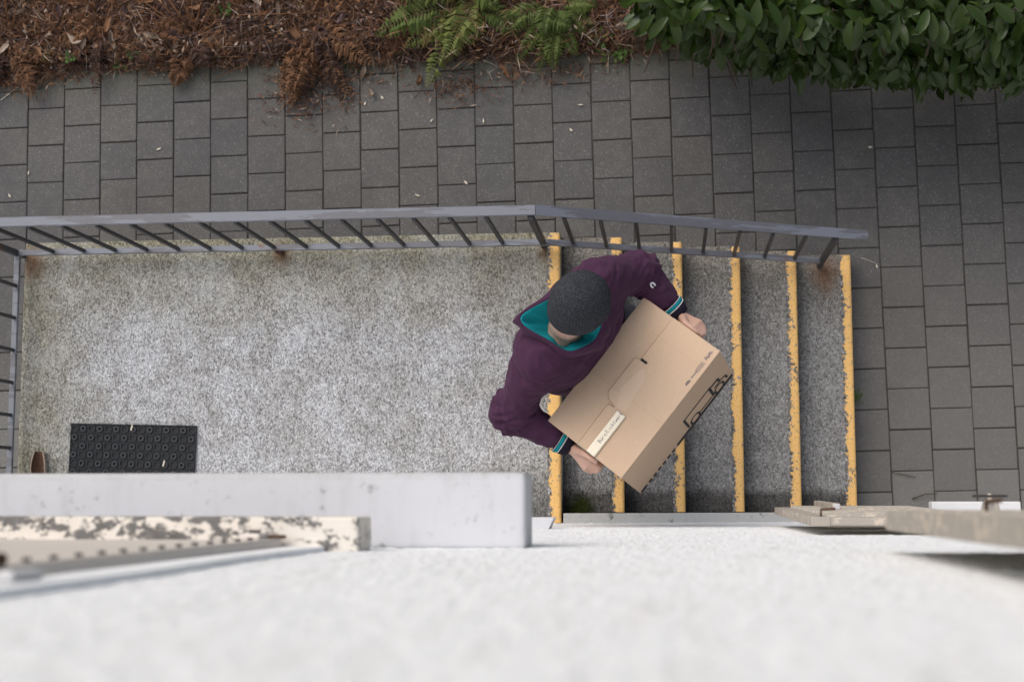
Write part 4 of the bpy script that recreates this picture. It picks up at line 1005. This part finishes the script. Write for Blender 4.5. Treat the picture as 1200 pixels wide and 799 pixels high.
fern('dead_fern', (-1.97, 2.47), fan(-1.97, 2.55, 11, .15, .48, -2.9, 2.9), 'withered fern with a fan of bare brown stalks', ['fern_dead', 'fern_dead_dark'], .07, .08, group=DG, curlp=.5, n=22, stalks=14)
fern('dead_fern', (-2.48, 2.6), fan(-2.48, 2.55, 11, .15, .5, -3.1, 3.1), 'withered brown fern left of the fan of bare stalks', ['fern_dead', 'fern_dead', 'fern_dead_dark'], .07, .08, group=DG, curlp=.5, n=22, stalks=5)
fern('dead_fern', (-2.98, 2.52), fan(-2.98, 2.46, 11, .12, .42, -3.1, 3.1), 'withered reddish fern in the upper left corner', ['fern_dead', 'fern_dead', 'fern_dead_dark'], .07, .07, group=DG, curlp=.5, n=22, stalks=5)
fern('dead_fern', (-.88, 2.52), fan(-.88, 2.47, 8, .1, .32, -2.9, 3.1), 'withered fern beside the light green fern', ['fern_dead_dark', 'fern_dead'], .06, .06, group=DG, curlp=.5, n=20, stalks=3)
# litter: thousands of crumbled bits, needles and twigs
def edge_y(x): return 2.325 - .05 * max(0, min(1, (-2.5 - x) / .4)) + .035 * noise.noise((x * 5, 1, 0)) - .03 * max(0, noise.noise((x * 13, 2, 0)))
V = []; F = []; C = []
pal = [(.06, .033, .022), (.12, .06, .034), (.175, .092, .05), (.085, .055, .045), (.22, .13, .075), (.045, .032, .028), (.36, .27, .21), (.12, .05, .025), (.24, .19, .165), (.16, .10, .085)]
pw = np.array([.20, .18, .14, .13, .10, .07, .05, .09, .05, .1]); pw /= pw.sum(); pid = rng.choice(len(pal), 40000, p=pw); pi_ = 0
def bit(c_, dr, ln, w_, nrm):
    global pi_
    sd = dr.cross(nrm); sd = sd.normalized() if sd.length > 1e-4 else Vector((1, 0, 0)); k = len(V); col_ = pal[pid[pi_ % 40000]]; pi_ += 1
    f = random.uniform(.7, 1.25); mid_ = c_ + nrm * ln * random.uniform(-.12, .2)
    V.extend([c_ - dr * ln / 2, mid_ - sd * w_ / 2, mid_ + sd * w_ / 2, c_ + dr * ln / 2]); F.extend([(k, k + 1, k + 2), (k + 1, k + 3, k + 2)]); C.extend([(col_[0] * f, col_[1] * f, col_[2] * f, 1)] * 4)
for k in range(25000):
    x = random.uniform(-3.6, .55); y = edge_y(x) + abs(random.gauss(0, 1)) * .42 - .015
    if y > 3.9: continue
    z = .035 + .04 * noise.noise((x * 3, y * 3, 0)) + random.random() * .10 * min(1, max(0, (y - 2.3) / .1)) + (0 if y > 2.36 else -.03)
    a = random.uniform(0, 6.283); dr = Vector((math.cos(a), math.sin(a), random.gauss(0, .3))).normalized(); nr_ = Vector((random.gauss(0, .4), random.gauss(0, .4), 1)).normalized()
    if random.random() < .68: bit(Vector((x, y, z)), dr, random.uniform(.04, .14), random.uniform(.002, .005), nr_)
    else: bit(Vector((x, y, z)), dr, random.uniform(.012, .045), random.uniform(.006, .02), nr_)
for (cx, cy, sx_, sy_, n_) in ((-1.42, 2.2, .09, .09, 700), (-1.17, 2.18, .05, .06, 200), (-.60, 2.17, .08, .05, 260), (-.28, 2.28, .1, .06, 260), (-.05, 2.24, .12, .04, 160), (-2.9, 2.27, .1, .05, 200), (-2.1, 2.31, .15, .03, 150), (-1.0, 2.27, .12, .04, 160), (.2, 2.33, .15, .05, 140)):
    for k in range(n_):
        a = random.uniform(0, 6.283); p_ = Vector((random.gauss(cx, sx_), random.gauss(cy, sy_), .006 + random.random() * .03))
        bit(p_, Vector((math.cos(a), math.sin(a), random.gauss(0, .25))).normalized(), random.uniform(.01, .05), random.uniform(.002, .008), Vector((random.gauss(0, .3), random.gauss(0, .3), 1)).normalized())
for k in range(900):        # dry strands caught in the green ferns
    a = random.uniform(0, 6.283); p_ = Vector((random.gauss(-.42, .28), random.gauss(2.5, .12), random.uniform(.08, .2)))
    bit(p_, Vector((math.cos(a), math.sin(a), random.gauss(0, .3))).normalized(), random.uniform(.03, .12), random.uniform(.002, .006), Vector((random.gauss(0, .3), random.gauss(0, .3), 1)).normalized())
me = pydata('leaf_litter', V, F); ca_ = me.color_attributes.new('tone', 'FLOAT_COLOR', 'POINT'); ca_.data.foreach_set('color', np.array(C, np.float32).ravel())
link('leaf_litter', me, mat=M['litter_mix'], kind='stuff', label='reddish brown leaf litter and needles covering the planting bed', cat='leaf litter')
# individual dead leaves lying on the litter
DL = 'dead leaves scattered on the planting bed'
def dry_leaf(seed, wid, curl):
    rnd = random.Random(seed); V_ = []; F_ = []; n = 7; m = 5
    for j in range(n + 1):
        v_ = j / n; w_ = wid * math.sin(math.pi * min(1, v_ * .96 + .02)) ** .8 * (1 + rnd.uniform(-.22, .22))
        for i in range(m):
            u_ = i / (m - 1) * 2 - 1
            V_.append((u_ * w_ + .006 * math.sin(v_ * 3 + seed), (v_ - .5) * .085, .012 * curl * u_ * u_ + .010 * math.sin(v_ * 4.5 + seed) + .006 * noise.noise((u_ * 2, v_ * 5, seed * 3.3))))
    for j in range(n):
        for i in range(m - 1): F_.append((j * m + i, j * m + i + 1, (j + 1) * m + i + 1, (j + 1) * m + i))
    return pydata('dead_leaf', V_, F_, True)
lib = [dry_leaf(1, .020, .7), dry_leaf(2, .014, 1.6), dry_leaf(3, .026, -.6), dry_leaf(4, .017, 1.1)]
lms = {}
tonesd = [('dry_leaf_pale', 'pale tan dead leaf in the litter'), ('dry_leaf_brown', 'rusty brown dead leaf in the litter'), ('dry_leaf_plum', 'dull plum grey dead leaf in the litter')]
for i, me in enumerate(lib):
    for tn, _ in tonesd:
        m2 = me.copy(); m2.materials.append(M[tn]); lms[i, tn] = m2
spots = [(-2.69, 2.62), (-2.62, 2.66), (-2.42, 2.53), (-2.40, 2.44), (-2.55, 2.43), (-2.60, 2.47), (-2.80, 2.40), (-2.74, 2.48), (-2.18, 2.47), (-2.98, 2.43), (-1.95, 2.62), (-1.78, 2.53), (-1.70, 2.42), (-1.62, 2.62), (-1.50, 2.58), (-1.18, 2.52), (-1.28, 2.40), (-.97, 2.33), (-.90, 2.36), (-.83, 2.30), (-.72, 2.42), (-1.08, 2.26), (-.34, 2.24), (.13, 2.52), (.2, 2.46), (.27, 2.43), (.3, 2.56), (.18, 2.6), (.24, 2.62), (-2.2, 2.66), (-2.33, 2.6), (-2.05, 2.4), (-1.86, 2.42), (-.62, 2.55), (-1.1, 2.63), (.1, 2.44), (-2.9, 2.62), (-1.42, 2.45), (-.78, 2.20), (-1.03, 2.15)]
ORD = ['first', 'second', 'third', 'fourth', 'fifth', 'sixth', 'seventh', 'eighth', 'ninth', 'tenth', 'eleventh', 'twelfth']
spots.sort(); cnt_ = {}
for k, (x, y) in enumerate(spots):
    tn, lbt = tonesd[(0, 0, 1, 0, 2, 1)[k % 6] if x < .05 else (2, 1, 0)[k % 3]]
    s_ = random.uniform(.75, 1.15); cnt_[tn] = cnt_.get(tn, 0) + 1; j = cnt_[tn]; tot = sum(1 for q, sp_ in enumerate(spots) if tonesd[(0, 0, 1, 0, 2, 1)[q % 6] if sp_[0] < .05 else (2, 1, 0)[q % 3]][0] == tn)
    lbt = lbt + ', ' + (ORD[j - 1] + ' of its colour from the left' if j <= (tot + 1) // 2 else ORD[tot - j] + ' of its colour from the right')
    o = link('dead_leaf', lms[k % 4, tn], label=lbt, cat='leaf', group=DL + ', ' + tn.split('_')[-1], loc=(x, y, .125 if y > 2.38 else .022), rot=(random.gauss(0, .35), random.gauss(0, .35), random.uniform(0, 6.28))); o.scale = (s_ * .8, s_, s_)
# small weeds at the pavement edge and by the bottom step
def weed(x, y, n, r, label, z=.01):
    mb = MB()
    for k in range(n):
        a = 2.4 * k; p_ = Vector((x + random.gauss(0, r * .5), y + random.gauss(0, r * .4), z + random.random() * .03)); dr = Vector((math.cos(a), math.sin(a), .25)); sd = Vector((-dr.y, dr.x, 0)); l_ = r * random.uniform(.35, .7)
        mb.add([p_, p_ + dr * l_ * .5 - sd * l_ * .3 + Vector((0, 0, .004)), p_ + dr * l_, p_ + dr * l_ * .5 + sd * l_ * .3 + Vector((0, 0, .004))], [(0, 1, 2), (0, 2, 3)])
    link('weed', pydata('weed', mb.v, mb.f), mat=M['weed_green'], label=label, cat='weed', group='small weeds in cracks')
for (x, y, n, r, lb_) in ((-2.78, 2.39, 14, .035, 'small green weed at the far left pavement edge'), (-2.63, 2.36, 16, .045, 'small weed second from the left at the pavement edge'), (-2.40, 2.33, 14, .035, 'low weed at a paver corner left of centre bed'), (-2.31, 2.40, 18, .045, 'green weed tuft above the pavers beside pale leaves'), (-2.18, 2.38, 12, .03, 'sparse weed beside the pale cut paver'),
                          (-1.80, 2.60, 26, .05, 'bright green sprig among the dead ferns'), (-1.38, 2.64, 22, .06, 'thin green sprig right of the dark stones'), (-1.13, 2.30, 10, .03, 'tiny weed right of the spilled dead fronds'), (.24, 2.32, 30, .06, 'green weed on the pavers below the hedge corner'), (.16, 2.38, 20, .05, 'weed beside the darker fern at the paver edge'),
                          (1.388, .565, 16, .035, 'small weed growing at the foot of the lowest step')): weed(x, y, n, r, lb_, .01 if y < 2.36 else .07)
# moss cushion in the corner of the top tread
mb = MB()
for k in range(1500):
    a = random.uniform(0, 6.283); r = abs(random.gauss(0, .5)); x, y = .078 + .062 * r * math.cos(a), .003 + .075 * abs(r * math.sin(a)); 
    if x < .004 or y < .002: continue
    z = 5 * R_ + .022 * max(0, 1 - r * .7) * random.random() + .001; l_ = random.uniform(.004, .011); b_ = random.uniform(0, 6.283); dr = Vector((math.cos(b_), math.sin(b_), random.uniform(.2, 1.2))) * l_; sd = Vector((-math.sin(b_), math.cos(b_), 0)) * l_ * .3; p_ = Vector((x, y, z))
    mb.add([p_ - sd, p_ + sd, p_ + dr], [(0, 1, 2)])
link('moss_patch', pydata('moss', mb.v, mb.f), mat=M['moss'], kind='stuff', label='dark green moss cushion in the corner of the top step', cat='moss')
# twigs and pale chips on the pavement
def twig(pts, r, label, m='stem_brown'): link('twig', MB().tube(pts, r, 5).mesh('twig', smooth=True), mat=M[m], label=label, cat='twig', group='twigs on the pavement')
twig([(1.64, .062, .006), (1.70, .085, .02), (1.76, .088, .012)], [.003, .0025, .0015], 'thin dark twig on the pavers near the upper shutter', 'bark')
twig([(1.55, .19, .005), (1.62, .175, .012), (1.66, .165, .008)], [.002, .002, .0012], 'short twig on the pavers between bottom step and shutter', 'bark')
twig([(-1.88, 2.25, .006), (-1.79, 2.29, .03), (-1.70, 2.31, .05), (-1.62, 2.40, .09)], [.0015, .002, .0025, .003], 'arched pale twig lying on the pavers left of the spilled fronds')
twig([(-1.72, 2.56, .12), (-1.2, 2.55, .13)], [.003, .002], 'long straight reddish stalk lying across the litter')
twig([(.19, 2.22, .006), (.195, 2.32, .03), (.16, 2.36, .05), (.09, 2.37, .06)], [.002, .002, .002, .001], 'bent pale twig between the darker fern and the hedge', 'wood_chip')
twig([(-.4, 2.19, .006), (-.42, 2.24, .02), (-.37, 2.27, .02), (-.45, 2.3, .04)], [.0015, .0015, .001, .001], 'thin pale rootlet on the pavers below the ferns', 'wood_chip')
twig([(-3.05, 2.18, .006), (-2.94, 2.26, .008)], [.0025, .002], 'straight pale stick at the left picture edge', 'wood_chip')
twig([(1.43, 1.245, .004), (1.50, 1.215, .012)], [.0012, .001], 'thin pale thread beside the end of the handrail', 'wood_chip')
for (x, y, lb_) in ((-2.98, 1.66, 'pale wood chip on the left pavers near the railing'), (-2.88, 1.78, 'pale chip by a paver joint at the left'), (-2.17, 1.89, 'pale chip on a paver joint left of centre'), (-.72, 2.0, 'pale chip on the pavers below the long frond'), (-.45, 1.99, 'pale chip on the pavers right of the long frond'), (-.54, 1.67, 'pale chip on the pavers just above the railing'), (-.79, 1.61, 'larger pale chip beside the top rail'), (.05, 2.06, 'white chip on the pavers below the darker fern'), (.0, 1.93, 'tiny white chip below the darker fern'), (1.49, 1.80, 'white chip on the pavers below the hedge'), (1.505, 1.2, 'white chip on the pavers right of the handrail end'), (-.98, 2.13, 'curled white peel on the pavers left of the long frond'), (-1.07, 2.1, 'pale leaf scrap on the pavers')):
    a = random.uniform(0, 3.14); c_, s_ = math.cos(a), math.sin(a); l_, w_ = random.uniform(.012, .02), random.uniform(.004, .007)
    link('wood_chip', MB().prism([(x + c_ * l_, y + s_ * l_), (x - s_ * w_, y + c_ * w_), (x - c_ * l_ * .9, y - s_ * l_ * .9), (x + s_ * w_ * .8, y - c_ * w_ * .8)], .003, .007).mesh('chip'), mat=M['wood_chip'], label=lb_, cat='wood chip', group='pale chips on the pavement')
for (x, y, lb_) in ((-1.955, .385, 'pale splinter at the top edge of the doormat'), (-1.80, .222, 'pale splinter on the right half of the doormat')):
    link('wood_chip', MB().bar((x, y - .012, ZL + .0185), (x + .006, y + .014, ZL + .019), .006, .003).mesh('chip'), mat=M['wood_chip'], label=lb_, cat='wood chip', group='pale chips on the doormat')
